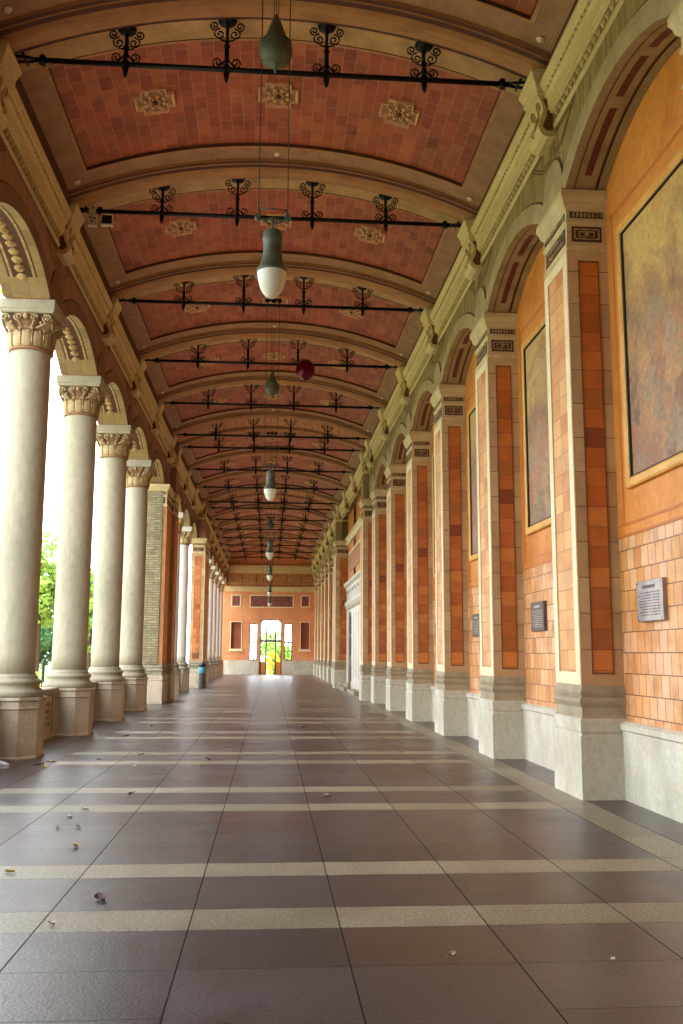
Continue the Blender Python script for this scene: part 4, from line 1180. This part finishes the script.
def tree(x, y, h, r, key, label, seed, n=2600, size=.3, squash=1.25, group='garden trees beyond the colonnade'):
    rnd = random.Random(seed); e = empty('garden_tree', (x, y, -.35))
    m = MB().mat(key); cl = crown(m, (0, 0, h-r*squash), r, n, size, rnd, squash); m.build('crown', e)
    m = MB().mat('bark'); t = h-r*squash
    m.tube([(0, 0, 0), (.05, 0, t*.5), (0, .05, t), (0, 0, t+r*.6)], .05*r+.08, 8, [1.3, 1, .8, .3])
    for cc, cr in cl[:9]: m.tube([(0, 0, t*.75), (cc.x*.4, cc.y*.4, (t*.75+cc.z)/2), tuple(cc)], .02*r+.02, 5, [1, .7, .3])
    m.build('trunk', e); tag(e, label, 'tree', group)
tree(-7.35, 17.3, 13.2, 2.5, 'leafy', 'yellowing tree whose twigs reach in above the nearest column', 11, 2600, .2, 1.3)
tree(-10.7, 44.0, 7.9, 1.75, 'leaf', 'pale green tree seen between the first two visible columns', 12, 4200, .22, 1.5)
tree(-11.6, 47.5, 4.9, 1.9, 'leafdk', 'blue green shrubby tree low between the first two visible columns', 13, 3800, .22, 1.0)
tree(-10.95, 58, 8.6, 1.7, 'leaf', 'yellow green tree in the narrow gap after the second visible column', 14, 4200, .3, 2.2)
tree(-13.6, 70, 8.0, 1.6, 'leafdk', 'dark tree far off in the second narrow gap', 15, 2500, .4)
tree(-18, 30, 8, 3, 'leaf', 'green tree off to the open side of the hall', 16, 1800, .4)
tree(.6, 94, 4.6, 2.3, 'leaf', 'light green tree beyond the end door', 17, 2600, .25, 1.0, 'trees beyond the end door')
tree(-4.5, 100, 7.6, 3, 'leaf', 'pale tree beyond the outer end window', 18, 2000, .35, 1.1, 'trees beyond the end door')
tree(6, 101, 7.0, 3, 'leafy', 'yellow tree beyond the inner end window', 19, 2000, .35, 1.1, 'trees beyond the end door')
def bush(x, y, r, h, key, label, seed, n=900, group='flowering bushes outside'):
    rnd = random.Random(seed); m = MB().mat(key); crown(m, (0, 0, h*.5), r, n, .12, rnd, h/r*.5, 14)
    m.mat('bark')
    for k in range(6): m.tube([(0, 0, 0), (rnd.uniform(-.4, .4)*r, rnd.uniform(-.4, .4)*r, h*.6)], .015, 4)
    o = m.build('garden_bush'); o.location = (x, y, -.35); tag(o, label, 'bush', group)
bush(-6.9, 28.5, .9, 1.25, 'leafy', 'yellow flowering bush behind the green post', 31)
bush(-8.0, 30.5, .9, 1.3, 'leafy', 'second yellow bush further from the colonnade', 32)
bush(-8.9, 36, 1.0, 1.4, 'leaf', 'green bush behind the yellow flowers', 33)
bush(.25, 84.5, .7, 2.6, 'leafy', 'tall yellow bush framed by the end door', 34, 1500)
bush(1.3, 86.5, .8, 1.8, 'leafy', 'yellow bush on the wall side of the end door view', 35, 1200)
bush(-1.2, 87, .9, 2.2, 'leaf', 'green bush seen through the outer end window', 36, 1200)
m = MB().mat('greenpaint'); m.lathe([(.035, -.3), (.035, .9), (.045, .92), (.045, 1.0), (.02, 1.03)], n=10)
o = m.build('garden_post'); o.location = (-4.98, 21.3, .45); tag(o, 'slim dark green post outside between the first two visible columns', 'post')
m2 = MB().mat('ped'); m2.box(-.3, .3, -.3, .3, -.75, -.3); p = m2.build('footing', o)

# ------------------------------------------------------------------ light
W = bpy.data.worlds.new('sky'); SC.world = W; W.use_nodes = True
nt = W.node_tree; bg = nt.nodes['Background']
tc = nt.nodes.new('ShaderNodeTexCoord'); nz = nt.nodes.new('ShaderNodeTexNoise'); nz.inputs['Scale'].default_value = 1.5; nz.inputs['Detail'].default_value = 3
rp_ = nt.nodes.new('ShaderNodeValToRGB'); rp_.color_ramp.elements[0].color = (.74, .84, 1.0, 1); rp_.color_ramp.elements[1].color = (.95, .96, 1.0, 1)
rp_.color_ramp.elements[0].position = .35; rp_.color_ramp.elements[1].position = .65
nt.links.new(tc.outputs['Generated'], nz.inputs['Vector']); nt.links.new(nz.outputs['Fac'], rp_.inputs[0]); nt.links.new(rp_.outputs[0], bg.inputs[0])
bg.inputs[1].default_value = 3.2
S = bpy.data.lights.new('sun', 'SUN'); S.energy = 2.5; S.angle = .05; S.color = (1, .93, .8)
so = bpy.data.objects.new('sun', S); COL.objects.link(so)
so.rotation_euler = Vector((-.75, .25, -.85)).to_track_quat('-Z', 'Y').to_euler()

# ------------------------------------------------------------------ camera
f, yaw, pit, rol = 929.22, .0760, .1531, .0051
cy, sy, cp, sp_, cr, sr = math.cos(yaw), math.sin(yaw), math.cos(pit), math.sin(pit), math.cos(rol), math.sin(rol)
F = Vector((sy*cp, cy*cp, sp_)); R = Vector((cy, -sy, 0)); U = R.cross(F)
R2 = R*cr+U*sr; U2 = U*cr-R*sr
cam = bpy.data.cameras.new('camera'); co = bpy.data.objects.new('camera', cam); COL.objects.link(co)
cam.sensor_fit = 'VERTICAL'; cam.sensor_height = 24; cam.lens = f/1024*24; cam.clip_end = 500; cam.clip_start = .05
mt = Matrix((R2, U2, -F)).transposed().to_4x4(); mt.translation = Vector((0, 0, 1.6)); co.matrix_world = mt
SC.camera = co
SC.view_settings.view_transform = 'Standard'; SC.view_settings.look = 'None'; SC.view_settings.gamma = 1; SC.view_settings.use_curve_mapping = False
SC.view_settings.exposure = 1.3
SC.cycles.max_bounces = 10; SC.cycles.diffuse_bounces = 6
